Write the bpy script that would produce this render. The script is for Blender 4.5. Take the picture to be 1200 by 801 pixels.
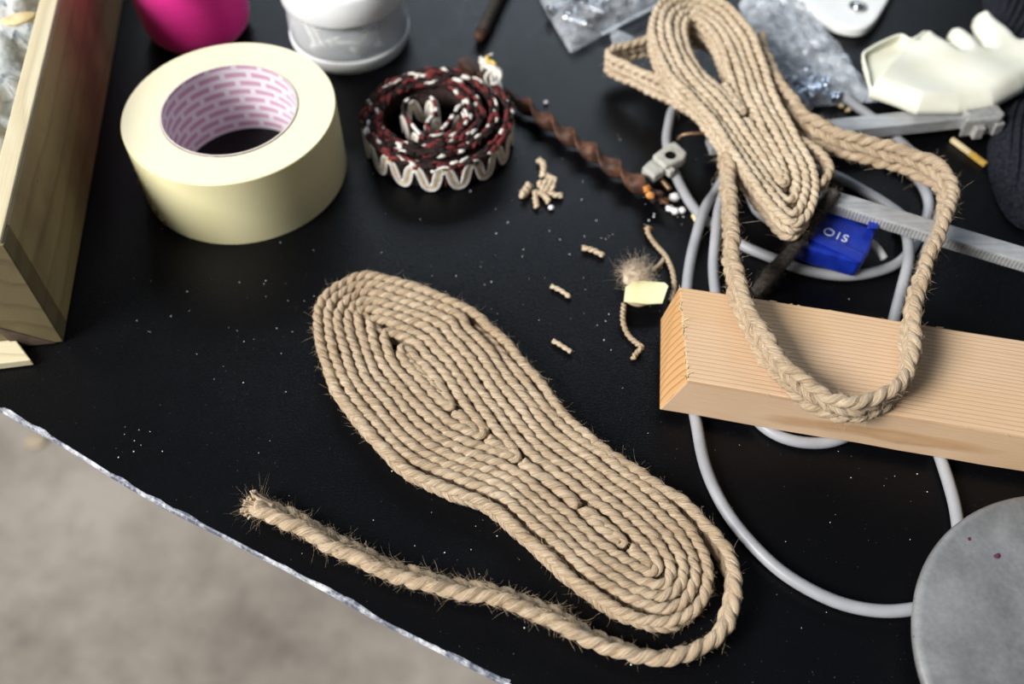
import bpy, math, random
import numpy as np
from mathutils import Vector, Matrix

random.seed(7); RNG = np.random.default_rng(7)
for o in list(bpy.data.objects): bpy.data.objects.remove(o, do_unlink=True)
S = bpy.context.scene
COL = S.collection

# ------------------------------------------------------------------ camera
# work table top is z = 0, metres
FPX, PITCH, CAMH = 35.0/36.0*1200.0, math.radians(54.0), 0.43
cd = bpy.data.cameras.new('camera'); cam = bpy.data.objects.new('camera', cd); COL.objects.link(cam)
cam.location = (0, 0, CAMH); cam.rotation_euler = (math.pi/2 - PITCH, 0, 0)
cd.lens = 35; cd.sensor_width = 36; cd.sensor_fit = 'HORIZONTAL'; cd.clip_start = 0.02; cd.clip_end = 60
cd.dof.use_dof = True; cd.dof.focus_distance = 0.47; cd.dof.aperture_fstop = 5.0
S.camera = cam

# ------------------------------------------------------------------ light
S.view_settings.view_transform = 'Standard'; S.view_settings.look = 'None'
S.view_settings.gamma = 1.0; S.view_settings.use_curve_mapping = False
S.view_settings.exposure = 0.0
W = bpy.data.worlds.new('workshop_air'); S.world = W; W.use_nodes = True
bg = W.node_tree.nodes['Background']; bg.inputs[0].default_value = (0.78, 0.87, 1.0, 1); bg.inputs[1].default_value = 0.11

def window_light(name, loc, target, sx, sy, power, col):
    l = bpy.data.lights.new(name, 'AREA'); l.shape = 'RECTANGLE'; l.size = sx; l.size_y = sy
    l.energy = power; l.color = col
    o = bpy.data.objects.new(name, l); COL.objects.link(o); o.location = loc
    o.rotation_euler = (Vector(target)-Vector(loc)).to_track_quat('-Z', 'Y').to_euler()
    return o
window_light('side_window_daylight', (-2.15, -0.85, 1.95), (0, 0.3, 0), 1.2, 1.2, 180, (1.0, 0.97, 0.93))
window_light('back_window_daylight', (0.1, 3.7, 2.0), (0.1, 0.4, 0), 2.6, 1.2, 55, (0.76, 0.88, 1.0))

# ------------------------------------------------------------------ helpers
_fw = np.array([0, math.cos(PITCH), -math.sin(PITCH)]); _rt = np.array([1., 0, 0]); _up = np.cross(_rt, _fw)
def at(x, y, z=0.0):
    d = _fw + _rt*(x-600)/FPX - _up*(y-400.5)/FPX
    return np.array([0, 0, CAMH]) + d*((z-CAMH)/d[2])
def ats(pts, z=None):
    return np.array([at(p[0], p[1], p[2] if len(p) > 2 else z) for p in pts])

def nrm(a):
    return a/np.maximum(np.linalg.norm(a, axis=-1, keepdims=True), 1e-12)

def resample(P, step, closed=False):
    P = np.asarray(P, float)
    if closed: P = np.vstack([P, P[:1]])
    L = np.r_[0, np.cumsum(np.linalg.norm(np.diff(P, axis=0), axis=1))]
    n = max(4, int(round(L[-1]/step)))
    t = np.linspace(0, L[-1], n+1)
    Q = np.stack([np.interp(t, L, P[:, i]) for i in range(P.shape[1])], 1)
    return Q[:-1] if closed else Q

def spline(P, step, closed=False):
    P = np.asarray(P, float); n = len(P); out = []
    for i in range(n if closed else n-1):
        if closed: p0, p1, p2, p3 = P[(i-1) % n], P[i], P[(i+1) % n], P[(i+2) % n]
        else: p0, p1, p2, p3 = P[max(i-1, 0)], P[i], P[i+1], P[min(i+2, n-1)]
        for t in np.linspace(0, 1, 10, endpoint=False):
            out.append(.5*((2*p1)+(-p0+p2)*t+(2*p0-5*p1+4*p2-p3)*t*t+(-p0+3*p1-3*p2+p3)*t**3))
    if not closed: out.append(P[-1])
    return resample(np.array(out), step, closed)

def smooth(P, it, closed=False):
    P = np.array(P, float)
    for _ in range(it):
        if closed: P = (np.roll(P, 1, 0)+2*P+np.roll(P, -1, 0))/4
        else: P[1:-1] = (P[:-2]+2*P[1:-1]+P[2:])/4
    return P

def tangents(P, closed=False):
    if closed: return nrm(np.roll(P, -1, 0)-np.roll(P, 1, 0))
    return nrm(np.gradient(P, axis=0))

class MB:
    """collects verts / faces / corner uvs; build() links ONE mesh object"""
    def __init__(s): s.v = []; s.f = []; s.uv = []; s.m = []; s.n = 0
    def add(s, V, F, UV=None, mi=0):
        V = np.asarray(V, float).reshape(-1, 3); F = np.asarray(F, int)
        s.v.append(V); s.f.append(F+s.n); s.n += len(V)
        s.uv.append(np.zeros((F.shape[0], F.shape[1], 2)) if UV is None else UV)
        s.m.append(np.full(len(F), mi))
    def build(s, name, mats, parent=None, smooth_=True, bevel=0, solid=0, sub=0):
        V = np.vstack(s.v)
        me = bpy.data.meshes.new(name); me.vertices.add(len(V)); me.vertices.foreach_set('co', V.ravel())
        tot = np.concatenate([np.full(len(f), f.shape[1]) for f in s.f])
        loops = np.concatenate([f.ravel() for f in s.f])
        me.loops.add(len(loops)); me.loops.foreach_set('vertex_index', loops.astype(np.int32))
        me.polygons.add(len(tot)); st = np.r_[0, np.cumsum(tot)[:-1]]
        me.polygons.foreach_set('loop_start', st.astype(np.int32))
        me.polygons.foreach_set('material_index', np.concatenate(s.m).astype(np.int32))
        uvl = me.uv_layers.new(name='UVMap'); uvl.data.foreach_set('uv', np.concatenate([u.ravel() for u in s.uv]).astype(np.float32))
        me.update(calc_edges=True); me.validate()
        if not isinstance(mats, (list, tuple)): mats = [mats]
        for m in mats: me.materials.append(m)
        me.polygons.foreach_set('use_smooth', np.full(len(me.polygons), bool(smooth_)))
        o = bpy.data.objects.new(name, me); COL.objects.link(o)
        if parent: o.parent = parent
        if bevel:
            b = o.modifiers.new('bevel', 'BEVEL'); b.width = bevel; b.segments = 2; b.limit_method = 'ANGLE'; b.angle_limit = .6
            b.harden_normals = False
        if solid:
            b = o.modifiers.new('solid', 'SOLIDIFY'); b.thickness = solid; b.offset = 0
        if sub:
            b = o.modifiers.new('sub', 'SUBSURF'); b.levels = sub; b.render_levels = sub
        return o
    # --- shapes
    def tube(s, P, r, sides=8, up=None, closed=False, cap=True, ry=None, mi=0, uoff=0.0):
        P = np.asarray(P, float); n = len(P); T = tangents(P, closed)
        if up is None:
            U = np.zeros_like(P); a = np.array([0, 0, 1.]) if abs(T[0][2]) < .9 else np.array([1., 0, 0])
            u = nrm(a-T[0]*(a@T[0]))
            for i in range(n):
                u = nrm(u-T[i]*(u@T[i])); U[i] = u
        else:
            up = np.broadcast_to(np.asarray(up, float), P.shape); U = nrm(up-T*np.sum(up*T, 1, keepdims=True))
        Vv = np.cross(T, U)
        r = np.broadcast_to(np.asarray(r, float), (n,)); r2 = r if ry is None else np.broadcast_to(np.asarray(ry, float), (n,))
        ph = np.linspace(0, 2*math.pi, sides, endpoint=False)
        V = P[:, None]+np.cos(ph)[None, :, None]*U[:, None]*r2[:, None, None]+np.sin(ph)[None, :, None]*Vv[:, None]*r[:, None, None]
        L = np.r_[0, np.cumsum(np.linalg.norm(np.diff(P, axis=0), axis=1))]+uoff
        m = n if closed else n-1
        i = np.arange(m)[:, None]; j = np.arange(sides)[None, :]; i2 = (i+1) % n; j2 = (j+1) % sides
        F = np.stack(np.broadcast_arrays(i*sides+j, i*sides+j2, i2*sides+j2, i2*sides+j), -1).reshape(-1, 4)
        Lx = np.r_[L, L[-1]+.001]; rm = float(np.mean(r))
        ua = np.broadcast_to(Lx[:m][:, None], (m, sides)); ub = np.broadcast_to(Lx[1:m+1][:, None], (m, sides))
        va = np.broadcast_to((np.arange(sides)*2*math.pi/sides*rm)[None], (m, sides)); vb = va+2*math.pi/sides*rm
        UV = np.stack([np.stack([ua, va], -1), np.stack([ua, vb], -1), np.stack([ub, vb], -1), np.stack([ub, va], -1)], 2).reshape(-1, 4, 2)
        s.add(V, F, UV, mi)
        if cap and not closed:
            base = s.n
            s.add(np.array([P[0]-T[0]*r[0]*.25, P[-1]+T[-1]*r[-1]*.25]), np.zeros((0, 3), int), np.zeros((0, 3, 2)), mi)
            k = base-n*sides; e = base-sides
            F0 = np.array([[base, k+(q+1) % sides, k+q] for q in range(sides)])
            F1 = np.array([[base+1, e+q, e+(q+1) % sides] for q in range(sides)])
            s.f.append(np.vstack([F0, F1])); s.uv.append(np.zeros((2*sides, 3, 2))); s.m.append(np.full(2*sides, mi))
        return s
    def hull(s, bottom, top, mi=0):
        """prism between two equal-length loops of 3-D points"""
        b = np.asarray(bottom, float); t = np.asarray(top, float); n = len(b)
        s.add(np.vstack([b, t]), np.array([[i, (i+1) % n, n+(i+1) % n, n+i] for i in range(n)]), None, mi)
        s.f.append(np.array([list(range(n))[::-1]])+s.n-2*n); s.uv.append(np.zeros((1, n, 2))); s.m.append(np.full(1, mi))
        s.f.append(np.array([list(range(n, 2*n))])+s.n-2*n); s.uv.append(np.zeros((1, n, 2))); s.m.append(np.full(1, mi))
        return s
    def prism(s, poly, z0, z1, M=None, mi=0):
        p = np.asarray(poly, float)
        b = np.c_[p, np.full(len(p), z0)]; t = np.c_[p, np.full(len(p), z1)]
        if M is not None:
            M = np.array(M); b = b@M[:3, :3].T+M[:3, 3]; t = t@M[:3, :3].T+M[:3, 3]
        return s.hull(b, t, mi)
    def box(s, a, b, M=None, mi=0):
        return s.prism([(a[0], a[1]), (b[0], a[1]), (b[0], b[1]), (a[0], b[1])], a[2], b[2], M, mi)
    def lathe(s, prof, n=48, M=None, closed=False, mi=0):
        """prof: list of (r, z)"""
        p = np.asarray(prof, float); k = len(p); a = np.linspace(0, 2*math.pi, n, endpoint=False)
        V = np.stack([p[:, 0][:, None]*np.cos(a), p[:, 0][:, None]*np.sin(a), np.broadcast_to(p[:, 1][:, None], (k, n))], -1).reshape(-1, 3)
        if M is not None:
            M = np.array(M); V = V@M[:3, :3].T+M[:3, 3]
        L = np.r_[0, np.cumsum(np.linalg.norm(np.diff(p, axis=0), axis=1))]
        F = []; UV = []
        for i in range(k if closed else k-1):
            i2 = (i+1) % k
            for j in range(n):
                F.append((i*n+j, i*n+(j+1) % n, i2*n+(j+1) % n, i2*n+j))
                l2 = L[i+1] if i+1 < k else L[i]+.001
                UV.append(((j/n, L[i]), ((j+1)/n, L[i]), ((j+1)/n, l2), (j/n, l2)))
        s.add(V, F, np.array(UV), mi); return s
    def blob(s, c, r, M=None, seg=6, rings=4, mi=0, jit=0):
        V = [(0, 0, -1)]
        for i in range(1, rings):
            t = math.pi*i/rings
            for j in range(seg): V.append((math.sin(t)*math.cos(2*math.pi*j/seg), math.sin(t)*math.sin(2*math.pi*j/seg), -math.cos(t)))
        V.append((0, 0, 1)); V = np.array(V)
        if jit: V = V*(1+RNG.uniform(-jit, jit, (len(V), 1)))
        V = V*np.asarray(r, float)
        if M is not None: V = V@np.array(M)[:3, :3].T
        V = V+np.asarray(c, float)
        F3 = [[0, 1+(j+1) % seg, 1+j] for j in range(seg)]; e = len(V)-1; b = 1+(rings-2)*seg
        F3 += [[e, b+j, b+(j+1) % seg] for j in range(seg)]
        F4 = [[1+i*seg+j, 1+i*seg+(j+1) % seg, 1+(i+1)*seg+(j+1) % seg, 1+(i+1)*seg+j] for i in range(rings-2) for j in range(seg)]
        n0 = s.n
        s.add(V, F3, None, mi)
        if F4: s.f.append(np.array(F4)+n0); s.uv.append(np.zeros((len(F4), 4, 2))); s.m.append(np.full(len(F4), mi))
        return s
    def hairs(s, base, d, length, rad, curl=.6, seg=4, mi=0):
        base = np.asarray(base); n = len(base); d = nrm(np.asarray(d)); length = np.broadcast_to(length, (n,))
        side = nrm(np.cross(d, RNG.normal(size=(n, 3)))); sid2 = np.cross(d, side)
        t = np.linspace(0, 1, seg+1); amp = RNG.normal(0, curl, (n, 2))
        P = base[:, None]+length[:, None, None]*(t[None, :, None]*d[:, None]+.5*(t**2)[None, :, None]*(amp[:, :1, None]*side[:, None]+amp[:, 1:, None]*sid2[:, None]))
        P[..., 2] = np.maximum(P[..., 2], .0004)
        ph = np.array([0, 2.094, 4.189]); rr = (rad*(1-.55*t))[None, :, None, None]
        V = P[:, :, None]+rr*(np.cos(ph)[None, None, :, None]*side[:, None, None]+np.sin(ph)[None, None, :, None]*sid2[:, None, None])
        k = (seg+1)*3
        F = []
        for i in range(seg):
            for j in range(3): F.append((i*3+j, i*3+(j+1) % 3, (i+1)*3+(j+1) % 3, (i+1)*3+j))
        F = (np.array(F)[None]+(np.arange(n)*k)[:, None, None]).reshape(-1, 4)
        s.add(V.reshape(-1, 3), F, None, mi); return s

def tag(o, label=None, cat=None, group=None, kind=None):
    if label: o['label'] = label
    if cat: o['category'] = cat
    if group: o['group'] = group
    if kind: o['kind'] = kind
    return o
def thing(name, label, cat, group=None, loc=(0, 0, 0)):
    o = bpy.data.objects.new(name, None); COL.objects.link(o); o.location = loc; o.empty_display_size = .02
    return tag(o, label, cat, group)
def put(o, parent):
    """parent keeping world place (parents are unrotated empties)"""
    o.parent = parent; o.matrix_parent_inverse = Matrix.Translation(-Vector(parent.location)); return o
def frame(origin, x, z=(0, 0, 1)):
    x = nrm(np.asarray(x, float)); z = np.asarray(z, float); z = nrm(z-x*(x@z)); y = np.cross(z, x)
    M = np.eye(4); M[:3, 0] = x; M[:3, 1] = y; M[:3, 2] = z; M[:3, 3] = origin; return M

# ------------------------------------------------------------------ 2-D fields: offset rows and inflated sheets
def poly_dist(P, A, B):
    """distance of points P (n,2) to segments A-B; returns d, nearest point"""
    best = np.full(len(P), 1e9); near = np.zeros_like(P)
    for a, b in zip(A, B):
        ab = b-a; t = np.clip(((P-a)@ab)/max(ab@ab, 1e-12), 0, 1); q = a+t[:, None]*ab
        d = np.linalg.norm(P-q, axis=1); k = d < best; best[k] = d[k]; near[k] = q[k]
    return best, near
def inside(P, poly):
    x, y = P[:, 0], P[:, 1]; c = np.zeros(len(P), bool); n = len(poly)
    for i in range(n):
        x1, y1 = poly[i]; x2, y2 = poly[(i+1) % n]
        if y1 == y2: continue
        c ^= ((y1 > y) != (y2 > y)) & (x < (x2-x1)*(y-y1)/(y2-y1)+x1)
    return c
def contours(F, xs, ys, lev):
    """closed level curves of grid F[iy, ix]"""
    ny, nx = F.shape; segs = {}
    G = F-lev
    def pt(e):
        (i, j, k) = e
        if k == 0: a, b = G[i, j], G[i, j+1]; t = a/(a-b); return (xs[j]+t*(xs[j+1]-xs[j]), ys[i])
        a, b = G[i, j], G[i+1, j]; t = a/(a-b); return (xs[j], ys[i]+t*(ys[i+1]-ys[i]))
    sg = G > 0
    code = sg[:-1, :-1]*1+sg[:-1, 1:]*2+sg[1:, 1:]*4+sg[1:, :-1]*8
    T = {1: [(3, 0)], 2: [(0, 1)], 3: [(3, 1)], 4: [(1, 2)], 5: [(3, 2), (1, 0)], 6: [(0, 2)], 7: [(3, 2)], 8: [(2, 3)], 9: [(2, 0)], 10: [(0, 3), (2, 1)], 11: [(2, 1)], 12: [(1, 3)], 13: [(1, 0)], 14: [(0, 3)]}
    for i, j in zip(*np.nonzero((code > 0) & (code < 15))):
        E = [(i, j, 0), (i, j+1, 1), (i+1, j, 0), (i, j, 1)]
        for a, b in T[int(code[i, j])]: segs[E[a]] = E[b]
    out = []
    while segs:
        s0 = next(iter(segs)); cur = s0; L = []
        while cur in segs: L.append(cur); cur = segs.pop(cur)
        if cur == s0 and len(L) > 6: out.append(np.array([pt(e) for e in L]))
    return out
def rows_from(poly, w, kmin, kmax, cell=.0009, first=1.0, blur=8, push=None):
    poly = np.asarray(poly); lo = poly.min(0)-.004; hi = poly.max(0)+.004
    xs = np.arange(lo[0], hi[0], cell); ys = np.arange(lo[1], hi[1], cell)
    X, Y = np.meshgrid(xs, ys); P = np.c_[X.ravel(), Y.ravel()]
    d, _ = poly_dist(P, poly, np.roll(poly, -1, 0)); d[~inside(P, poly)] *= -1
    F = d.reshape(X.shape)
    if push is not None: F = F-push(P).reshape(X.shape)
    for _ in range(blur):
        F[1:-1] = (F[:-2]+2*F[1:-1]+F[2:])/4; F[:, 1:-1] = (F[:, :-2]+2*F[:, 1:-1]+F[:, 2:])/4
    res = []
    for k in range(kmin, kmax):
        for c in contours(F, xs, ys, w*(k+first)):
            L = np.linalg.norm(np.diff(c, axis=0), axis=1).sum()
            if L > .022: res.append((k, smooth(resample(c, .0012, True), 6 if L > .08 else 3, True)))
    return res
def fillers(rings, w, hi=1.45):
    """centre strands for rings that enclose no further ring"""
    out = []
    for i, (k, c) in enumerate(rings):
        deep = [cc for kk, cc in rings if kk > k and inside(cc[:1], c)[0]]
        deep = np.vstack(deep) if deep else None
        m = c.mean(0); _, ev = np.linalg.eigh(np.cov((c-m).T)); a = ev[:, 1]; b = ev[:, 0]; u = (c-m)@a; v = (c-m)@b
        pts = []
        for s in np.arange(u.min(), u.max(), .0015):
            k2 = np.abs(u-s) < .0022
            if k2.sum() < 2: continue
            lo, hi_ = v[k2].min(), v[k2].max(); hw = (hi_-lo)/2
            q = m+a*s+b*(lo+hi_)/2; free = deep is None or np.linalg.norm(deep-q, axis=1).min() > .7*w
            if free and .3*w < hw < hi*w and u.min()+.35*w < s < u.max()-.35*w: pts.append((*q, hw))
            elif len(pts) > 6: out.append((k, np.array(pts))); pts = []
        if len(pts) > 6: out.append((k, np.array(pts)))
    return out
def sheet(mb, outline, H, R, cell, z0=0.0, free=(), wrinkle=None, bottom=True, mi=0, power=.5):
    """puffed sheet over a 2-D outline; 'free' = indices of border edges that stay open and high"""
    poly = np.asarray(outline, float); A = poly; B = np.roll(poly, -1, 0); lo = poly.min(0)-cell; hi = poly.max(0)+cell*2
    xs = np.arange(lo[0], hi[0], cell); ys = np.arange(lo[1], hi[1], cell); X, Y = np.meshgrid(xs, ys)
    P = np.c_[X.ravel(), Y.ravel()]; d, q = poly_dist(P, A, B); sg = np.where(inside(P, poly), 1, -1)*d
    keep = sg > -.72*cell; snap = keep & (d < .72*cell); P[snap] = q[snap]
    kk = [i for i in range(len(poly)) if i not in free]
    dd, _ = poly_dist(P, A[kk], B[kk])
    t = np.clip(dd/R, 0, 1); z = H*np.power(np.clip(1-(1-t)**2, 0, 1), power)
    if wrinkle is not None: z = np.maximum(z+wrinkle(P[:, 0], P[:, 1])*np.clip(t*2, 0, 1), .0002)
    idx = -np.ones(len(P), int); idx[keep] = np.arange(keep.sum()); I = idx.reshape(X.shape)
    q4 = np.stack([I[:-1, :-1], I[:-1, 1:], I[1:, 1:], I[1:, :-1]], -1).reshape(-1, 4); q4 = q4[(q4 >= 0).all(1)]
    V = np.c_[P[keep], z0+z[keep]]
    mb.add(V, q4, None, mi)
    if bottom: mb.add(np.c_[P[keep], np.full(keep.sum(), z0)], q4[:, ::-1], None, mi)
    return mb

# ------------------------------------------------------------------ materials
class NT:
    def __init__(s, name):
        s.m = bpy.data.materials.new(name); s.m.use_nodes = True; s.t = s.m.node_tree
        s.b = s.t.nodes['Principled BSDF']; s.out = s.t.nodes['Material Output']
    def n(s, typ, **k):
        x = s.t.nodes.new(typ)
        for a, v in k.items():
            if a.startswith('i_'): x.inputs[int(a[2:]) if a[2:].isdigit() else a[2:].replace('_', ' ')].default_value = v
            else: setattr(x, a, v)
        return x
    def l(s, a, b): s.t.links.new(a, b)
    def coord(s, which='Object', scale=(1, 1, 1), rot=(0, 0, 0), loc=(0, 0, 0)):
        c = s.n('ShaderNodeTexCoord'); mp = s.n('ShaderNodeMapping'); mp.inputs['Scale'].default_value = scale
        mp.inputs['Rotation'].default_value = rot; mp.inputs['Location'].default_value = loc; s.l(c.outputs[which], mp.inputs[0]); return mp.outputs[0]
    def noise(s, vec, scale, detail=4, rough=.55, dist=0):
        x = s.n('ShaderNodeTexNoise'); x.inputs['Scale'].default_value = scale; x.inputs['Detail'].default_value = detail
        x.inputs['Roughness'].default_value = rough; x.inputs['Distortion'].default_value = dist; s.l(vec, x.inputs['Vector']); return x.outputs['Fac']
    def ramp(s, fac, stops):
        r = s.n('ShaderNodeValToRGB'); e = r.color_ramp.elements
        while len(e) < len(stops): e.new(.5)
        for q, (p, c) in zip(e, stops): q.position = p; q.color = (*c, 1) if len(c) == 3 else c
        s.l(fac, r.inputs[0]); return r.outputs[0]
    def math(s, op, a, b=0.0, c=None):
        x = s.n('ShaderNodeMath', operation=op)
        for i, v in enumerate((a, b, c)):
            if v is None: continue
            if isinstance(v, (int, float)): x.inputs[i].default_value = v
            else: s.l(v, x.inputs[i])
        return x.outputs[0]
    def mix(s, fac, a, b, mode='MIX'):
        x = s.n('ShaderNodeMix', data_type='RGBA', blend_type=mode)
        for sock, v in ((x.inputs[0], fac), (x.inputs[6], a), (x.inputs[7], b)):
            if isinstance(v, (int, float)): sock.default_value = v
            elif isinstance(v, tuple): sock.default_value = (*v, 1) if len(v) == 3 else v
            else: s.l(v, sock)
        return x.outputs[2]
    def bump(s, h, strength, dist=.001):
        x = s.n('ShaderNodeBump'); x.inputs['Strength'].default_value = strength; x.inputs['Distance'].default_value = dist
        s.l(h, x.inputs['Height']); s.l(x.outputs[0], s.b.inputs['Normal'])
    def set(s, color=None, rough=None, spec=None, metal=None, **k):
        if color is not None:
            if isinstance(color, tuple): s.b.inputs['Base Color'].default_value = (*color, 1)
            else: s.l(color, s.b.inputs['Base Color'])
        if rough is not None:
            if isinstance(rough, (int, float)): s.b.inputs['Roughness'].default_value = rough
            else: s.l(rough, s.b.inputs['Roughness'])
        if spec is not None: s.b.inputs['Specular IOR Level'].default_value = spec
        if metal is not None: s.b.inputs['Metallic'].default_value = metal
        for a, v in k.items(): s.b.inputs[a.replace('_', ' ')].default_value = v
        return s.m

def simple(name, c1, c2, scale=80, rough=.6, spec=.4, metal=0, bump=.2, bdist=.0005, which='Object', stretch=(1, 1, 1), detail=5, lo=.35, hi=.65):
    t = NT(name); v = t.coord(which, stretch); f = t.noise(v, scale, detail)
    t.set(t.ramp(f, [(lo, c1), (hi, c2)]), rough, spec, metal)
    if bump: t.bump(f, bump, bdist)
    return t.m

def m_jute(name, dark, mid, light):
    t = NT(name); v = t.coord('UV', (75, 1150, 1), (0, 0, .0)); f = t.noise(v, 1, 4, .65, .3)
    v2 = t.coord('UV', (260, 3000, 1)); f2 = t.noise(v2, 1, 2, .5)
    g = t.noise(t.coord('Object'), 45, 3, .55)
    a = t.math('ADD', t.math('MULTIPLY', f, .62), t.math('ADD', t.math('MULTIPLY', f2, .28), t.math('MULTIPLY', g, .22)))
    t.set(t.ramp(a, [(.40, dark), (.54, mid), (.70, light)]), .85, .25, Sheen_Weight=.2, Sheen_Roughness=.5)
    t.b.inputs['Sheen Tint'].default_value = (1, .9, .75, 1)
    t.bump(t.math('ADD', f, t.math('MULTIPLY', f2, .5)), 1.0, .0011); return t.m
JUTE = m_jute('jute_fibre', (.27, .175, .095), (.52, .39, .255), (.74, .615, .46))
JUTE2 = m_jute('jute_fibre_pale', (.40, .285, .165), (.68, .54, .375), (.88, .77, .60))
HAIR = simple('jute_hair', (.55, .41, .25), (.78, .63, .45), 300, .8, .2, bump=0)

FLUFF = simple('jute_fluff', (.50, .39, .28), (.80, .68, .54), 420, .9, .2, bump=.8, bdist=.001)
def m_vinyl():
    t = NT('black_vinyl'); v = t.coord('Object')
    vo = t.n('ShaderNodeTexVoronoi', feature='DISTANCE_TO_EDGE'); vo.inputs['Scale'].default_value = 700; t.l(v, vo.inputs['Vector'])
    n1 = t.noise(v, 9, 6, .65); n2 = t.noise(v, 330, 4, .7); n3 = t.noise(v, 900, 2, .5)
    dust = t.math('MULTIPLY', t.ramp(n1, [(.52, (0, 0, 0)), (.78, (.7, .7, .7))]), t.ramp(n2, [(.50, (0, 0, 0)), (.75, (1, 1, 1))]))
    speck = t.ramp(n3, [(.735, (0, 0, 0)), (.77, (1, 1, 1))])
    c = t.mix(t.math('MULTIPLY', dust, .05), (.0026, .0028, .0036), (.26, .27, .29))
    c = t.mix(t.math('MULTIPLY', speck, .35), c, (.35, .35, .36))
    t.set(c, t.ramp(n1, [(.3, (.28, .28, .28)), (.7, (.38, .38, .38))]), .17)
    t.bump(t.math('ADD', t.ramp(vo.outputs[0], [(0, (0, 0, 0)), (.25, (1, 1, 1))]), t.math('MULTIPLY', n2, .5)), .35, .00015); return t.m
VINYL = m_vinyl()
def m_edge():
    t = NT('worn_table_edge'); v = t.coord('Object', (1, 1, 1)); f = t.noise(v, 60, 6, .7); g = t.noise(v, 420, 3, .6)
    c = t.ramp(t.math('ADD', t.math('MULTIPLY', f, .7), t.math('MULTIPLY', g, .3)), [(.44, (.09, .10, .14)), (.54, (.40, .42, .47)), (.64, (.82, .82, .82))])
    t.set(c, .5, .4); t.bump(g, .4, .0006); return t.m
EDGE = m_edge()
def m_concrete():
    t = NT('concrete_floor'); v = t.coord('Object'); a = t.noise(v, 3.2, 8, .62); b = t.noise(v, 22, 5, .6)
    f = t.math('ADD', t.math('MULTIPLY', a, .65), t.math('MULTIPLY', b, .35))
    t.set(t.ramp(f, [(.34, (.17, .15, .13)), (.5, (.28, .25, .215)), (.64, (.38, .345, .305))]), .8, .3); t.bump(b, .3, .003); return t.m
CONC = m_concrete()
def m_wood(name, c_dark, c_light, c_stain, pith, spacing, rough=.6, stain=.5, speck=0.0, xs=.6):
    t = NT(name); c = t.n('ShaderNodeTexCoord'); sp = t.n('ShaderNodeSeparateXYZ'); t.l(c.outputs['Object'], sp.inputs[0])
    wob = t.noise(t.coord('Object', (3, 14, 14)), 1, 3, .5); fine = t.noise(t.coord('Object', (60*xs, 1500, 1500)), 1, 3, .6)
    y = t.math('SUBTRACT', sp.outputs[1], pith[0]); z = t.math('SUBTRACT', sp.outputs[2], pith[1])
    r = t.math('SQRT', t.math('ADD', t.math('MULTIPLY', y, y), t.math('MULTIPLY', z, z)))
    r = t.math('ADD', r, t.math('MULTIPLY', wob, spacing*3.5))
    ph = t.math('FRACT', t.math('DIVIDE', r, spacing))
    ring = t.ramp(ph, [(0, (0, 0, 0)), (.62, (.14, .14, .14)), (.88, (1, 1, 1)), (1, (0, 0, 0))])
    f = t.math('ADD', t.math('MULTIPLY', ring, .62), t.math('MULTIPLY', fine, .42))
    col = t.mix(f, c_light, c_dark)
    st = t.ramp(t.noise(t.coord('Object', (1, 1.6, 1.6)), 9, 4, .6), [(.48, (0, 0, 0)), (.68, (1, 1, 1))])
    col = t.mix(t.math('MULTIPLY', st, stain), col, c_stain)
    if speck:
        k = t.ramp(t.noise(t.coord('Object', (1, 1.5, 1.5)), 95, 2, .5), [(.70, (0, 0, 0)), (.76, (1, 1, 1))]); col = t.mix(t.math('MULTIPLY', k, speck), col, (.10, .05, .025))
    t.set(col, rough, .3); t.bump(t.math('ADD', ring, fine), .28, .0006); return t.m
PINE = m_wood('sawn_pine', (.46, .26, .125), (.70, .52, .355), (.60, .38, .19), (-.085, .012), .0024, .62, .45)
PINEEND = m_wood('pine_end_grain', (.36, .13, .03), (.66, .42, .20), (.5, .24, .08), (-.085, .012), .0042, .7, .3)
BOXW = m_wood('stained_box_wood', (.27, .21, .095), (.40, .325, .165), (.16, .09, .05), (.20, -.35), .017, .55, .75, .55)
BOXW_SHADE = m_wood('shaded_box_wood', (.13, .10, .05), (.20, .165, .085), (.09, .05, .03), (.20, -.35), .017, .55, .6, .5)  # copy of the box wood with shade put into its colour
PALEW = m_wood('pale_wood', (.55, .47, .30), (.72, .66, .46), (.5, .4, .25), (.05, -.1), .006, .6, .4)
DARKW = simple('dark_patch_wood', (.05, .035, .025), (.12, .085, .06), 120, .7, .3)

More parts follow.
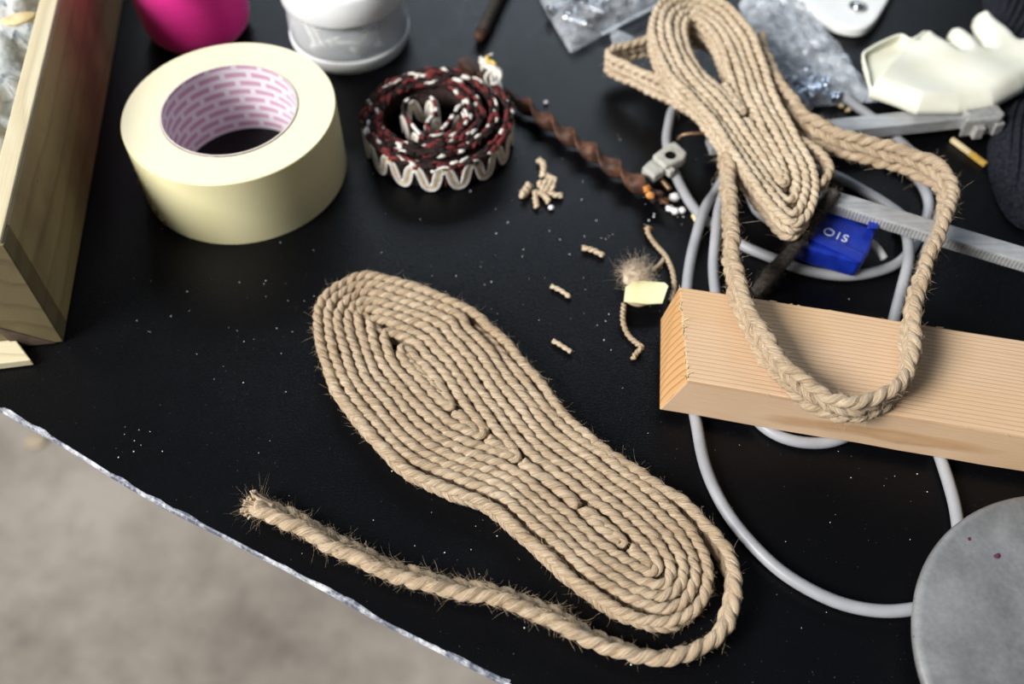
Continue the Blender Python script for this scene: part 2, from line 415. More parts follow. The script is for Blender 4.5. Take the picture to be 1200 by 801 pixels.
TAPE = simple('cream_masking_tape', (.86, .80, .46), (.90, .845, .52), 25, .5, .35, bump=.05)
def m_tape_side():
    t = NT('cream_tape_face'); c = t.n('ShaderNodeTexCoord'); sp = t.n('ShaderNodeSeparateXYZ'); t.l(c.outputs['Object'], sp.inputs[0])
    r = t.math('SQRT', t.math('ADD', t.math('MULTIPLY', sp.outputs[0], sp.outputs[0]), t.math('MULTIPLY', sp.outputs[1], sp.outputs[1])))
    cv = t.n('ShaderNodeCombineXYZ'); t.l(r, cv.inputs[0]); f = t.noise(cv.outputs[0], 1500, 3)
    t.set(t.ramp(f, [(.3, (.88, .83, .57)), (.7, (.93, .89, .66))]), .55, .35); t.bump(f, .25, .0002); return t.m
TAPES = m_tape_side()
def m_core():
    t = NT('printed_core_paper'); v = t.coord('UV', (36, 160, 1), (0, 0, .0))
    br = t.n('ShaderNodeTexBrick'); br.offset = .5; br.inputs['Scale'].default_value = 1.0; br.inputs['Mortar Size'].default_value = .25; br.inputs['Mortar Smooth'].default_value = .08
    br.inputs['Brick Width'].default_value = 2.4; br.inputs['Row Height'].default_value = 1.0
    br.inputs['Color1'].default_value = (1, 1, 1, 1); br.inputs['Color2'].default_value = (1, 1, 1, 1); br.inputs['Mortar'].default_value = (0, 0, 0, 1)
    t.l(v, br.inputs['Vector'])
    tx = t.ramp(t.noise(t.coord('UV', (900, 900, 1)), 1, 2, .5), [(.47, (0, 0, 0)), (.56, (1, 1, 1))])
    ink = t.math('MULTIPLY', br.outputs['Color'], t.math('ADD', .62, t.math('MULTIPLY', tx, .3)))
    t.set(t.mix(ink, (.82, .77, .83), (.52, .23, .38)), .5, .4); return t.m
CORE = m_core()
CARD = simple('core_card', (.62, .55, .50), (.72, .66, .62), 200, .8, .2)
GLUE = simple('dried_glue', (.20, .12, .03), (.45, .30, .08), 300, .5, .4)
def m_thread():
    t = NT('pink_thread'); c = t.n('ShaderNodeTexCoord'); sp = t.n('ShaderNodeSeparateXYZ'); t.l(c.outputs['Object'], sp.inputs[0])
    w = t.noise(t.coord('Object', (40, 40, 2600)), 1, 2)
    t.set(t.ramp(w, [(.35, (.84, .006, .26)), (.65, (.97, .014, .38))]), .6, .25, Sheen_Weight=.3); t.bump(w, .5, .0003); return t.m
PINK = m_thread()
LIDW = simple('white_plastic_lid', (.80, .83, .86), (.88, .90, .92), 30, .35, .5, bump=.03)
def m_clear(name, col, alpha, rough, wr=0, wscale=60):
    t = NT(name); t.set(col, rough, .6)
    tr = t.n('ShaderNodeBsdfTransparent'); tr.inputs[0].default_value = (.96, .97, .98, 1)
    mx = t.n('ShaderNodeMixShader'); lw = t.n('ShaderNodeLayerWeight'); lw.inputs[0].default_value = .35
    if wr:
        f = t.noise(t.coord('Object'), wscale, 4, .6, .6); t.bump(f, wr, .004)
        a = t.ramp(f, [(.42, (alpha*.55,)*3), (.62, (min(1, alpha*1.7),)*3)])
        a = t.math('ADD', a, t.math('MULTIPLY', lw.outputs[1], .35))
    else: a = t.math('ADD', alpha, t.math('MULTIPLY', lw.outputs[1], .35))
    t.l(a, mx.inputs[0]); t.l(tr.outputs[0], mx.inputs[1]); t.l(t.b.outputs[0], mx.inputs[2]); t.l(mx.outputs[0], t.out.inputs[0]); return t.m
JARP = m_clear('frosted_plastic', (.88, .91, .94), .21, .25)
JARB = m_clear('frosted_base_plastic', (.90, .92, .95), .8, .3)
BAGP = m_clear('clear_film', (.72, .76, .82), .17, .12, 1.0, 55)
BAGP2 = m_clear('cloudy_film', (.70, .75, .82), .36, .16, 1.0, 48)
GALV = simple('dull_galvanised_steel', (.60, .60, .58), (.80, .80, .77), 300, .4, .5, .25, bump=.1)
STEEL = simple('zinc_screw_steel', (.55, .57, .60), (.78, .80, .83), 400, .25, .5, 1, bump=.1)
BLUESCREW = simple('blue_zinc_screw', (.34, .42, .55), (.58, .66, .78), 400, .28, .5, 1, bump=.1)
def m_bar(name, c1, c2, rough):
    t = NT(name); f = t.noise(t.coord('Object', (20, 400, 400)), 1, 4); g = t.noise(t.coord('Object'), 70, 5, .65)
    t.set(t.ramp(t.math('ADD', t.math('MULTIPLY', f, .5), t.math('MULTIPLY', g, .5)), [(.38, c1), (.62, c2)]), rough, .5, .3); t.bump(f, .2, .0004); return t.m
BARM = m_bar('galvanised_bar', (.34, .35, .36), (.52, .53, .54), .45)
CAST = simple('grey_cast_metal', (.30, .30, .29), (.43, .43, .41), 260, .6, .4, .25, bump=.4)
CASTP = simple('pale_grey_cast_metal', (.40, .40, .36), (.56, .56, .51), 260, .55, .4, .1, bump=.35)
BLACKH = simple('black_hole', (.004, .004, .004), (.008, .008, .008), 100, .8, .1, bump=0)
BLUE = simple('blue_plastic', (.005, .018, .24), (.008, .03, .34), 160, .38, .45, bump=.12)
INKW = simple('white_print', (.42, .47, .58), (.58, .62, .70), 400, .6, .3, bump=0)
CABLE = simple('grey_cable_jacket', (.30, .31, .33), (.37, .38, .41), 50, .40, .4, bump=.06)
WHITEP = simple('white_plastic', (.80, .81, .80), (.88, .89, .88), 60, .4, .45, bump=.05)
def m_rust():
    t = NT('rusty_iron'); v = t.coord('Object'); f = t.noise(v, 130, 6, .65); g = t.noise(v, 600, 3)
    t.set(t.ramp(f, [(.34, (.018, .010, .008)), (.5, (.062, .028, .017)), (.68, (.17, .072, .038))]), .6, .4, .25); t.bump(t.math('ADD', f, t.math('MULTIPLY', g, .5)), .5, .0008); return t.m
RUST = m_rust()
RUSTY = simple('bright_rust', (.42, .15, .03), (.70, .34, .10), 300, .7, .3, bump=.4)
LATEX = simple('cream_latex', (.80, .80, .66), (.86, .86, .75), 40, .5, .4, bump=.12, bdist=.001)
LATEX.node_tree.nodes['Principled BSDF'].inputs['Subsurface Weight'].default_value = .1
LATEX.node_tree.nodes['Principled BSDF'].inputs['Subsurface Radius'].default_value = (.004, .004, .002)
KNIT = simple('dark_knit', (.006, .0065, .010), (.024, .026, .036), 500, .9, .15, bump=.2)
def m_disc():
    t = NT('dull_pewter'); v = t.coord('Object'); f = t.noise(v, 26, 6, .62, .4); g = t.noise(v, 520, 3, .5); sp = t.noise(v, 120, 2, .5)
    c = t.ramp(t.math('ADD', t.math('MULTIPLY', f, .8), t.math('MULTIPLY', g, .2)), [(.36, (.17, .175, .18)), (.5, (.24, .245, .25)), (.66, (.33, .335, .34))])
    c = t.mix(t.math('MULTIPLY', t.ramp(sp, [(.73, (0, 0, 0)), (.76, (1, 1, 1))]), .7), c, (.08, .05, .07))
    t.set(c, t.ramp(f, [(.3, (.42,)*3), (.7, (.62,)*3)]), .5, .35); t.bump(t.math('ADD', g, f), .12, .0006); return t.m
DISC = m_disc()
YELP = simple('pale_yellow_paper', (.82, .78, .42), (.90, .87, .56), 90, .7, .3, bump=.2)
PELLET = simple('white_pellet', (.82, .83, .84), (.92, .92, .93), 200, .5, .4, bump=.1)
COPPER = simple('dull_copper_wire', (.20, .12, .07), (.34, .22, .13), 400, .45, .5, .6, bump=.1)
MATCHY = simple('ochre_stick', (.55, .33, .06), (.72, .48, .12), 300, .6, .3)
DKRED = simple('dark_red_yarn', (.085, .012, .014), (.22, .045, .042), 700, .85, .2, bump=.6)
DKBRN = simple('dark_brown_yarn', (.010, .006, .006), (.035, .020, .018), 700, .85, .2, bump=.6)
CREAM = simple('cream_yarn', (.66, .63, .57), (.84, .81, .75), 600, .8, .25, bump=.6)
LILAC = simple('grey_lilac_yarn', (.50, .49, .55), (.70, .69, .74), 600, .8, .25, bump=.6)
GOLD = simple('gold_yarn', (.58, .40, .06), (.80, .60, .16), 600, .6, .35, .2, bump=.5)
FUZZ = simple('dark_grey_wool', (.035, .030, .027), (.085, .075, .065), 500, .95, .1, bump=.7)
WIRETIP = simple('white_tie', (.72, .73, .73), (.84, .85, .85), 200, .4, .4, bump=.05)
PAPERSCRAP = simple('crumpled_film', (.42, .46, .46), (.74, .76, .74), 45, .45, .5, bump=1.0, bdist=.004)
SHAV = simple('wood_shaving', (.62, .48, .24), (.80, .68, .42), 90, .7, .3)
FRAME = simple('table_underframe', (.05, .05, .055), (.09, .09, .10), 60, .5, .4)

# ------------------------------------------------------------------ the setting
FLOORZ = -0.76
mb = MB(); mb.box((-4, -4, FLOORZ-.1), (4, 5, FLOORZ))
tag(mb.build('floor', CONC, smooth_=False), kind='structure')

# work table ------------------------------------------------------------
edge_px = [(-40, 455), (0, 477), (40, 499), (80, 523), (115, 545), (150, 567), (200, 595), (250, 620), (300, 646), (350, 672), (400, 699), (450, 727), (500, 752), (550, 777), (600, 801), (640, 823)]
E_ = np.array([at(x, y, 0)[:2] for x, y in edge_px])
d0 = nrm(E_[0]-E_[3]); d1 = nrm(E_[-1]-E_[-5])
front = np.vstack([[E_[0]+d0*.75], E_, [E_[-1]+d1*.62]])
inn = np.array([-(front[-1]-front[0])[1], (front[-1]-front[0])[0]]); inn = nrm(inn)
fr = spline(front, .004); fr[:, 0] = fr[:, 0]
back = np.array([front[-1]+inn*1.0, front[0]+inn*1.0])
table = thing('work_table', 'black vinyl covered work table with a worn pale front edge', 'table', loc=(0, .5, FLOORZ))
T2 = .0034
poly = np.vstack([fr, back])
mb = MB(); mb.prism(poly, -T2, 0.0); put(mb.build('tabletop', VINYL, smooth_=False), table)
# worn edging, ragged strip wrapping the lip
tn = nrm(np.gradient(fr, axis=0)); nn = np.c_[tn[:, 1], -tn[:, 0]]   # outward
if (nn[10]@inn) > 0: nn = -nn
s_ = np.r_[0, np.cumsum(np.linalg.norm(np.diff(fr, axis=0), axis=1))]
rag = .0003+.0007*np.clip(np.sin(s_*61)+.6*np.sin(s_*143+1)+.5*np.sin(s_*330+2), -.4, 1.4)+RNG.uniform(-.0002, .0003, len(s_))
rag = np.maximum(rag, .0002)
pr = []
for k, (off, zz) in enumerate([(-1, .00035), (0.0, .0005), (1, -.0008), (1, -.0026)]):
    o2 = fr-nn*rag[:, None] if off == -1 else (fr+nn*.0002 if off == 0 else fr+nn*.0011)
    pr.append(np.c_[o2, np.full(len(fr), zz)])
n_ = len(fr); V = np.vstack(pr)
F = np.array([[k*n_+i, (k+1)*n_+i, (k+1)*n_+i+1, k*n_+i+1] for k in range(3) for i in range(n_-1)])
mb = MB(); mb.add(V, F); e = put(mb.build('edge_strip', EDGE), table); tag(e, 'chipped pale edging along the table front')
ins = front[0]+inn*.12-d0*.05; ine = front[-1]+inn*.12-d1*.05
mb = MB(); M = frame((*ins, 0), (*(ine-ins), 0)); Lr = np.linalg.norm(ine-ins)
mb.box((0, 0, -.05), (Lr, .04, -T2), M); mb.box((0, .78, -.05), (Lr, .82, -T2), M); mb.box((0, .04, -.05), (.04, .78, -T2), M); mb.box((Lr-.04, .04, -.05), (Lr, .78, -T2), M)
put(mb.build('underframe', FRAME, smooth_=False), table)
for lx in (.0, Lr-.05):
    for ly in (0, .77):
        mb = MB(); mb.box((lx, ly, FLOORZ), (lx+.05, ly+.05, -.05), M); put(mb.build('leg', FRAME, smooth_=False), table)

# pale pebble on the floor
p = at(43, 517, FLOORZ); mb = MB(); mb.blob((p[0], p[1], FLOORZ+.002), (.016, .013, .0035), seg=12, rings=6, jit=.08)
tag(mb.build('floor_chip', simple('tan_chip', (.34, .27, .19), (.42, .35, .26), 60, .8, .2)), 'small tan chip lying on the concrete floor below the table edge', 'wood chip')

# ------------------------------------------------------------------ braid
def rope(mb, C, N, B, r_ply, off, pitch, hand, closed, phase=0., sides=7):
    L = np.r_[0, np.cumsum(np.linalg.norm(np.diff(C, axis=0), axis=1))]
    tot = L[-1]+(np.linalg.norm(C[0]-C[-1]) if closed else 0)
    if closed: pitch = tot/max(1, round(tot/pitch))
    off = np.broadcast_to(np.asarray(off, float), (len(C),))
    for k in range(2):
        th = phase+k*math.pi+hand*2*math.pi*L/pitch
        R_ = N*np.cos(th)[:, None]+B*np.sin(th)[:, None]
        mb.tube(C+R_*off[:, None], r_ply, sides, R_, closed, cap=not closed, uoff=random.random()*3)
def braid(mb, C, ups, ropes=2, lift=.0029, sc=1.0, closed=False, pitch=.0120, jitter=.00025, sides=8):
    """band of stacked two-ply ropes, alternately laid; C: centre line (n,3) at about 1 mm steps"""
    C = np.asarray(C, float); T = tangents(C, closed); ups = np.broadcast_to(np.asarray(ups, float), C.shape)
    B = nrm(ups-T*np.sum(ups*T, 1, keepdims=True)); N = np.cross(B, T); out = []
    n = len(C); L = np.arange(n); sc = np.broadcast_to(np.asarray(sc, float), (n,)); lift = np.broadcast_to(np.asarray(lift, float), (n,))
    for k in range(ropes):
        h = (k-(ropes-1)/2)*2*lift
        f = 2*math.pi/n
        ns = sum(np.sin(L*f*max(1, round(n/q))+random.random()*6)*a for q, a in ((23, 1), (9, .6)))*jitter
        nl = sum(np.sin(L*f*max(1, round(n/q))+random.random()*6)*a for q, a in ((31, 1), (11, .6)))*jitter
        Ck = C+B*(h+ns)[:, None]+N*nl[:, None]
        rope(mb, Ck, N, B, .00188*sc, .00088*sc, pitch*float(sc.mean()), -1 if (ropes-1-k) % 2 == 0 else 1, closed, random.random()*6, sides)
        out.append((Ck, T, N, B))
    return out
def fuzz(mb, segs, count, rr, lmin, lmax, rad=.00006, lay=.9, seg=4, rw=(.35, 1)):
    """loose fibres standing off (or lying along) rope centre lines"""
    tot = sum(len(s[0]) for s in segs)
    for (C, T, N, B) in segs:
        k = max(1, int(count*len(C)/tot)); i = RNG.integers(0, len(C), k); a = RNG.uniform(0, 2*math.pi, k)
        R_ = N[i]*np.cos(a)[:, None]+B[i]*np.sin(a)[:, None]
        d = R_*RNG.uniform(rw[0], rw[1], (k, 1))+T[i]*RNG.normal(0, lay, (k, 1))+RNG.normal(0, .3 if rw[0] > 0 else .12, (k, 3))
        mb.hairs(C[i]+R_*rr, d, RNG.uniform(lmin, lmax, k)*RNG.uniform(.4, 1, k), rad, 1.1, seg)

# jute sole ------------------------------------------------------------
ZT = .0090   # height the traced row crests sit at
first = [(303, 592), (318, 597), (340, 607), (380, 628), (420, 649), (470, 670), (520, 684), (560, 691), (599, 700), (637, 716), (676, 736), (715, 755), (761, 768), (800, 765), (827, 755), (849, 731), (860, 697), (856, 662), (839, 631), (811, 600), (777, 573), (730, 542), (699, 519), (687, 509), (668, 494), (652, 475), (635, 451), (620, 434), (600, 409), (574, 383), (555, 367), (528, 353), (502, 342), (472, 332), (450, 326), (429, 323), (407, 329), (388, 341), (376, 356), (372, 374), (374, 394), (379, 415), (386, 437), (394, 456), (406, 473), (425, 496), (445, 519), (467, 541), (490, 557), (517, 569), (544, 579), (560, 585), (583, 598), (610, 622), (641, 650), (676, 681), (715, 708), (746, 723), (777, 729), (800, 723), (819, 708), (829, 685), (829, 662), (819, 639), (804, 615), (781, 592), (753, 569), (726, 549), (703, 531), (680, 516), (660, 501), (645, 485), (629, 465), (612, 444), (597, 424), (583, 405), (570, 390), (556, 377)]
sole = thing('jute_sole', 'coiled jute shoe sole with a loose braid tail on the black table', 'shoe sole', loc=tuple(at(600, 520, 0)))
Wp = np.array([at(x, y, ZT)[:2] for x, y in first])
Wc = smooth(spline(Wp, .0010), 4)
ZC = .0061
zc = np.full(len(Wc), ZC)
k0 = 60
P3 = np.c_[Wc, zc]
segs_all = []
mb = MB()
t0 = np.argmin(np.linalg.norm(Wc-at(699, 519, ZT)[:2], axis=1))
tail = P3[:t0+1]; wrap = P3[t0:]
tsc = np.interp(np.arange(len(tail)), [0, 30, len(tail)*.55, len(tail)*.8, len(tail)-1], [1.45, 1.36, 1.28, 1.12, 1.0])
tw = np.interp(np.arange(len(tail)), [0, len(tail)*.45, len(tail)*.62, len(tail)-1], [.85, .85, .25, 0])
tT = tangents(tail); tn_ = np.cross((0, 0, 1), tT)      # left of travel: up-right in the photo
tup = np.array([0, 0, 1.])[None]-tn_*tw[:, None]; tup = nrm(tup)
tail[:, 2] = .0003+tsc*(.0028+.0030*tup[:, 2])
segs_all += braid(mb, tail, tup, 2, .0030*tsc, tsc, jitter=.0004)
o = put(mb.build('braid_tail', JUTE), sole); tag(o, 'loose tail of braid lying round the heel end')
mb = MB(); wz = wrap.copy(); m_ = 42; wz[-m_:, 2] -= np.linspace(0, .0018, m_); wsc = np.ones(len(wz)); wsc[-m_:] = np.linspace(1, .5, m_)
segs_all += braid(mb, wz, (0, 0, 1), 2, .0030*wsc, wsc)
put(mb.build('braid_row', JUTE), sole)
# rows inside the outer wrap
i0 = np.argmin(np.linalg.norm(wrap[:len(wrap)//3, :2]-wrap[-1, :2], axis=1))
ring_poly = resample(wrap[i0:, :2], .0025)
ROWW = .00535
gapl = np.array([at(x, y, ZT)[:2] for x, y in ((500, 563), (544, 579), (583, 598), (610, 622), (641, 650), (676, 681), (715, 708), (740, 722))])
def loosen(P):
    d, _ = poly_dist(P, gapl[:-1], gapl[1:]); return .0021*np.exp(-(d/.014)**2)
rings = rows_from(ring_poly, ROWW, 0, 9, push=loosen)
for k, c in rings:
    C = np.c_[c, np.full(len(c), ZC)+.0004*np.sin(np.arange(len(c))*2*math.pi/len(c)*3+k)-.00008*k]
    mb = MB(); segs_all += braid(mb, C, (0, 0, 1), 2, .0030, 1.0, True); put(mb.build('braid_row', JUTE), sole)
for k, pts in fillers(rings, ROWW, 1.8):
    c = smooth(resample(pts, .001), 8); C = np.c_[c[:, :2], np.full(len(c), ZC-.0006)]
    mb = MB(); segs_all += braid(mb, C, (0, 0, 1), 2, .0030, np.clip(c[:, 2]/ROWW+.1, .6, 1.25)); put(mb.build('braid_row', JUTE), sole)
C = resample(np.array([at(398, 341, ZT), at(448, 388, ZT)]), .001); C[:, 2] = ZC-.0014      # braid end tucked under the toe turns
mb = MB(); segs_all += braid(mb, C, (0, 0, 1), 2, .0026, .85); put(mb.build('braid_row', JUTE), sole)
# frayed end of the tail
mb = MB(); e0 = tail[0]; dirT = nrm(tail[0]-tail[12])
sd = np.cross((0, 0, 1), dirT)
for i in range(64):
    a = random.uniform(0, 6.28); rr = random.uniform(.001, .0050)
    b0 = tail[7]+sd*math.cos(a)*rr*.5+np.array([0, 0, 1])*math.sin(a)*rr*.8
    b1 = e0+sd*math.cos(a)*rr*1.0+np.array([0, 0, 1])*math.sin(a)*rr*1.1+dirT*.002
    b2 = b1+dirT*random.uniform(.001, .0045)+sd*math.cos(a)*random.uniform(.0005, .003)+np.array([0, 0, math.sin(a)*.002])
    pts = np.array([b0, b1, b2]); pts[:, 2] = np.maximum(pts[:, 2], .0014)
    mb.tube(spline(pts, .0008), np.linspace(.0014, .0005, len(spline(pts, .0008))), 6)
put(mb.build('frayed_end', JUTE), sole)
mb = MB(); fuzz(mb, segs_all, 5200, .0025, .0006, .0026, .00004); fuzz(mb, segs_all, 15000, .00258, .0025, .0070, .00007, 3.2, 3, (-.1, .25))
T_ = [(s[0][:160], s[1][:160], s[2][:160], s[3][:160]) for s in segs_all[:2]]
fuzz(mb, T_, 500, .0034, .001, .0035, .00004); fuzz(mb, T_, 1500, .0035, .003, .009, .00007, 2.8, 3, (-.1, .25))
tipb = np.repeat(e0[None], 150, 0)+RNG.normal(0, .002, (150, 3)); mb.hairs(tipb, dirT+RNG.normal(0, .7, (150, 3)), RNG.uniform(.003, .009, 150), .00005, 1.4)
o = put(mb.build('loose_fibres', HAIR), sole); tag(o, kind='stuff')

# ------------------------------------------------------------------ pine beam
BZ0, BZ1 = .0066, .0356
bt0, bt1 = at(796, 335, BZ1), at(1200, 405, BZ1); ft0 = at(806, 446, BZ1); fb0 = at(772, 483, BZ0); bb0 = at(774, 374, BZ0); fb1 = at(1200, 549, BZ0)
ax = nrm(((bt1-bt0)+(fb1-fb0)*1.0)*np.array([1, 1, 0]))
M = frame((ft0[0], ft0[1], BZ0), ax); Mi = np.linalg.inv(M)
def loc_(p): return (Mi@np.r_[p, 1])[:3]
h = BZ1-BZ0; LB = .30
LBT, LFT, LFB, LBB = loc_(bt0), loc_(ft0), loc_(fb0), loc_(bb0)
yb = (LBT[1]+LBB[1])/2
mb = MB()
end = [(LFB[0], 0, 0), (LBB[0], yb, 0), (LBT[0], yb, h), (LFT[0], 0, h)]
nseg = 16
secs = []
for i in range(nseg+1):
    t = i/nseg
    secs.append([(e[0]*(1-t)+LB*t, e[1]+random.uniform(-.0002, .0002), e[2]+random.uniform(-.0002, .0002)) for e in end])
Vb = np.array(secs).reshape(-1, 3)
Fb = [[i*4+j, (i+1)*4+j, (i+1)*4+(j+1) % 4, i*4+(j+1) % 4] for i in range(nseg) for j in range(4)]
mb.add(Vb, Fb); mb.add(np.array(secs[0]), [[0, 1, 2, 3]], None, 1); mb.add(np.array(secs[-1]), [[3, 2, 1, 0]])
import bmesh
beam = mb.build('wood_beam', [PINE, PINEEND], smooth_=False)
bm = bmesh.new(); bm.from_mesh(beam.data); bmesh.ops.remove_doubles(bm, verts=bm.verts, dist=1e-6); bmesh.ops.recalc_face_normals(bm, faces=bm.faces); bm.to_mesh(beam.data); bm.free()
bv = beam.modifiers.new('bevel', 'BEVEL'); bv.width = .0007; bv.segments = 2; bv.angle_limit = .8
beam.matrix_world = Matrix(M.tolist())
mb = MB()
for i in range(46):
    t = random.random(); e = np.array(end[2])*(1-t)+np.array(end[3])*t if i < 36 else np.array([random.uniform(.02, .18), random.choice((0, yb)), h])
    d = np.array([random.uniform(-.6, .4), random.uniform(-1, 1), random.uniform(-.2, .5)]) if i < 36 else np.array([1, 0, .1])
    mb.hairs(np.array([e+np.array([.0002, 0, -.0002])]), [d], random.uniform(.0012, .0035), .0003, .5, 3)
sp_ = mb.build('splinters', SHAV, beam); tag(sp_, kind='stuff')
tag(beam, 'sawn pine beam with a slanted cut end under the jute loop', 'wood beam')

# ------------------------------------------------------------------ masking tape roll
tp = at(268.5, 128, .048); tx, ty = tp[0], tp[1]
tape = thing('masking_tape_roll', 'thick roll of cream masking tape with a printed core', 'tape roll', loc=(tx, ty, 0))
mb = MB(); RO, RI = .0605, .0392; HT = .048
mb.lathe([(RI, .0), (RO-.0004, 0), (RO, .0005), (RO, HT-.0005), (RO-.0004, HT), (RI, HT)], 128)
o = mb.build('tape_winding', [TAPE, TAPES], tape)
for pgn in o.data.polygons:
    if abs(pgn.normal.z) > .9: pgn.material_index = 1
es = o.modifiers.new('es', 'EDGE_SPLIT'); es.split_angle = .6
mb = MB(); mb.lathe([(RI-.0001, HT), (RI-.0001, 0.0002), (.0379, 0.0002), (.0379, HT+.0006), (RI-.0002, HT+.0006)], 96)
o = mb.build('cardboard_core', [CORE, CARD], tape); es = o.modifiers.new('es', 'EDGE_SPLIT'); es.split_angle = .6
for pgn in o.data.polygons:
    if abs(pgn.normal.z) > .6: pgn.material_index = 1
mb = MB(); gp = at(203, 252, .004)
for i in range(7):
    gg = at(203-i*3.2+random.uniform(-1, 1), 252-i*7, .004)
    dv = np.array([gg[0]-tx, gg[1]-ty]); dv = nrm(dv)*(RO+.0003)
    mb.blob((dv[0], dv[1], .003+i*.0034), (.0012, .0012, .0022-.0002*i), seg=7, rings=5, jit=.25)
tag(mb.build('glue_residue', GLUE, tape), 'brown glue residue on the outer face')

# ------------------------------------------------------------------ pink thread spool
pc = at(235, 33, .0); 
spool = thing('thread_spool', 'hot pink thread wound on a tapered spool', 'thread spool', loc=(pc[0], pc[1], 0))
mb = MB(); prof = [(.012, .0006), (.026, .0006), (.0315, .0022), (.0345, .006), (.0362, .012)]+[(.0362+.0045*t, .012+.095*t) for t in np.linspace(.08, 1, 24)]+[(.037, .112), (.030, .117), (.016, .118)]
mb.lathe(prof, 72); mb.build('thread_winding', PINK, spool)
mb = MB(); mb.lathe([(.010, 0), (.0135, 0), (.0135, .124), (.010, .124)], 32, closed=True); mb.build('spool_core', WHITEP, spool)

# ------------------------------------------------------------------ plastic jar with screws
jc = at(412, 46, 0); jx, jy = jc[0], jc[1]
jar = thing('plastic_jar', 'frosted round plastic jar with a white lid holding screws', 'jar', loc=(jx, jy, 0))
mb = MB()
mb.lathe([(.0, .0012), (.030, .0012), (.0335, .0), (.0362, .0012), (.0385, .005), (.0395, .009), (.0392, .0105), (.0385, .011), (.0392, .012), (.0398, .016), (.0396, .026), (.0388, .031), (.0375, .036), (.0375, .048), (.0355, .048), (.0355, .036), (.0368, .030), (.0374, .024), (.037, .011), (.034, .004), (.0, .0035)], 72)
mb.build('jar_body', JARP, jar)
mb = MB(); mb.lathe([(.0378, .038), (.0405, .038), (.0412, .0395), (.0412, .0555), (.0398, .0575), (.036, .058), (.0335, .0565), (.0, .0565)], 72)
mb.build('jar_lid', LIDW, jar)
mb = MB(); mb.lathe([(.0372, .0006), (.0388, .0026), (.0402, .0070), (.0406, .0100), (.0404, .0112), (.0394, .0116)], 72); mb.build('base_ring', JARB, jar)
def screw_mesh(name, L, r, m):
    mb = MB(); mb.lathe([(.0, 0), (r*2.0, 0), (r*2.1, r*.25), (r*1.0, r*1.5)]+[(r*(1.0 if i % 2 else .74), r*1.5+(L-r*4)*i/14) for i in range(1, 15)]+[(0, L)], 10)
    o = mb.build(name, m); return o
def drop_screw(proto, loc, d, first):
    o = proto if first else proto.copy()
    if not first: COL.objects.link(o)
    o.location = loc; o.rotation_euler = Vector(d).to_track_quat('Z', 'Y').to_euler(); return o
pr_ = screw_mesh('screw', .024, .0020, GALV)
for i in range(26):
    a = i/26*6.28*2.3; r = random.uniform(.020, .0285); th = a+math.pi/2+random.uniform(-.5, .5)
    d = (math.cos(th), math.sin(th), random.uniform(-.7, .7)); z = .014+.016*random.random()
    c = np.array([jx+r*math.cos(a), jy+r*math.sin(a), z]); l = c-np.array(d)*.012
    tag(drop_screw(pr_, l, d, i == 0), 'zinc screw lying inside the frosted plastic jar', 'screw', 'screws in the plastic jar')

# ------------------------------------------------------------------ patterned woven trim, coiled
rc = at(510, 152, .010); rx, ry = rc[0], rc[1]
trim = thing('woven_trim', 'coil of dark red and cream zigzag woven trim', 'trim', loc=(rx, ry, 0))
RH = .021
th = np.linspace(0, 2*math.pi*3.35, 700)
rad = .0455-.0063*th/(2*math.pi)+.0012*np.sin(th*1.3+.5)
cx = -.006*(th/th[-1]); cy = .005*(th/th[-1])
th0 = math.radians(35)
SP = np.c_[cx+rad*1.0*np.cos(th0-th), cy+rad*.98*np.sin(th0-th)]
SP = resample(SP, .0012); sL = np.arange(len(SP))*.0012
# inner fold that springs across the middle
fold = spline(np.array([SP[-1], (-.019, .004), (-.014, .016), (-.003, .016), (.001, .004), (-.004, -.009), (.003, -.015), (.011, -.003), (.0155, .008), (.0205, -.002), (.018, -.012)]), .0012)
def band(mb, P2, z0, z1, thick, z0b=None):
    T = tangents(np.c_[P2, 0*P2[:, 0]]); N = np.cross((0, 0, 1), T)[:, :2]
    n = len(P2)
    zb = np.full(n, z0) if z0b is None else z0b
    A = [np.c_[P2+N*thick/2, zb], np.c_[P2+N*thick/2, np.full(n, z1)], np.c_[P2-N*thick/2, np.full(n, z1)], np.c_[P2-N*thick/2, zb]]
    F = [[k*n+i, ((k+1) % 4)*n+i, ((k+1) % 4)*n+i+1, k*n+i+1] for k in range(4) for i in range(n-1)]
    mb.add(np.vstack(A), F); return N
mb = MB(); Nn = band(mb, SP, .0025, RH-.0015, .0022); band(mb, fold, .004, RH+.0005, .002); mb.build('woven_band', DKBRN, trim)
def meander(P2, s0, s1, L, A, zmid, offs, side, proud):
    n = int((s1-s0)/.0004); s = np.linspace(s0, s1, n); z = A*np.tanh(2.6*np.sin(2*math.pi*s/L))/math.tanh(2.6)
    ds = np.gradient(s); dz = np.gradient(z); l = np.hypot(ds, dz); s2 = s-offs*dz/l; z2 = zmid+z+offs*ds/l
    z2 = smooth(z2[:, None], 10)[:, 0]; s2 = smooth(s2[:, None], 10)[:, 0]
    al = np.arange(len(P2))*.0012; T = tangents(np.c_[P2, 0*P2[:, 0]]); N = np.cross((0, 0, 1), T)[:, :2]*side
    q = np.stack([np.interp(s2, al, P2[:, i]) for i in (0, 1)], 1); nn_ = np.stack([np.interp(s2, al, N[:, i]) for i in (0, 1)], 1)
    return np.c_[q+nn_*proud, np.maximum(z2, .0012)]
outer = 1 if (np.cross(np.r_[Nn[5], 0], [0, 0, 1]) is not None and Nn[5]@SP[5] > 0) else -1
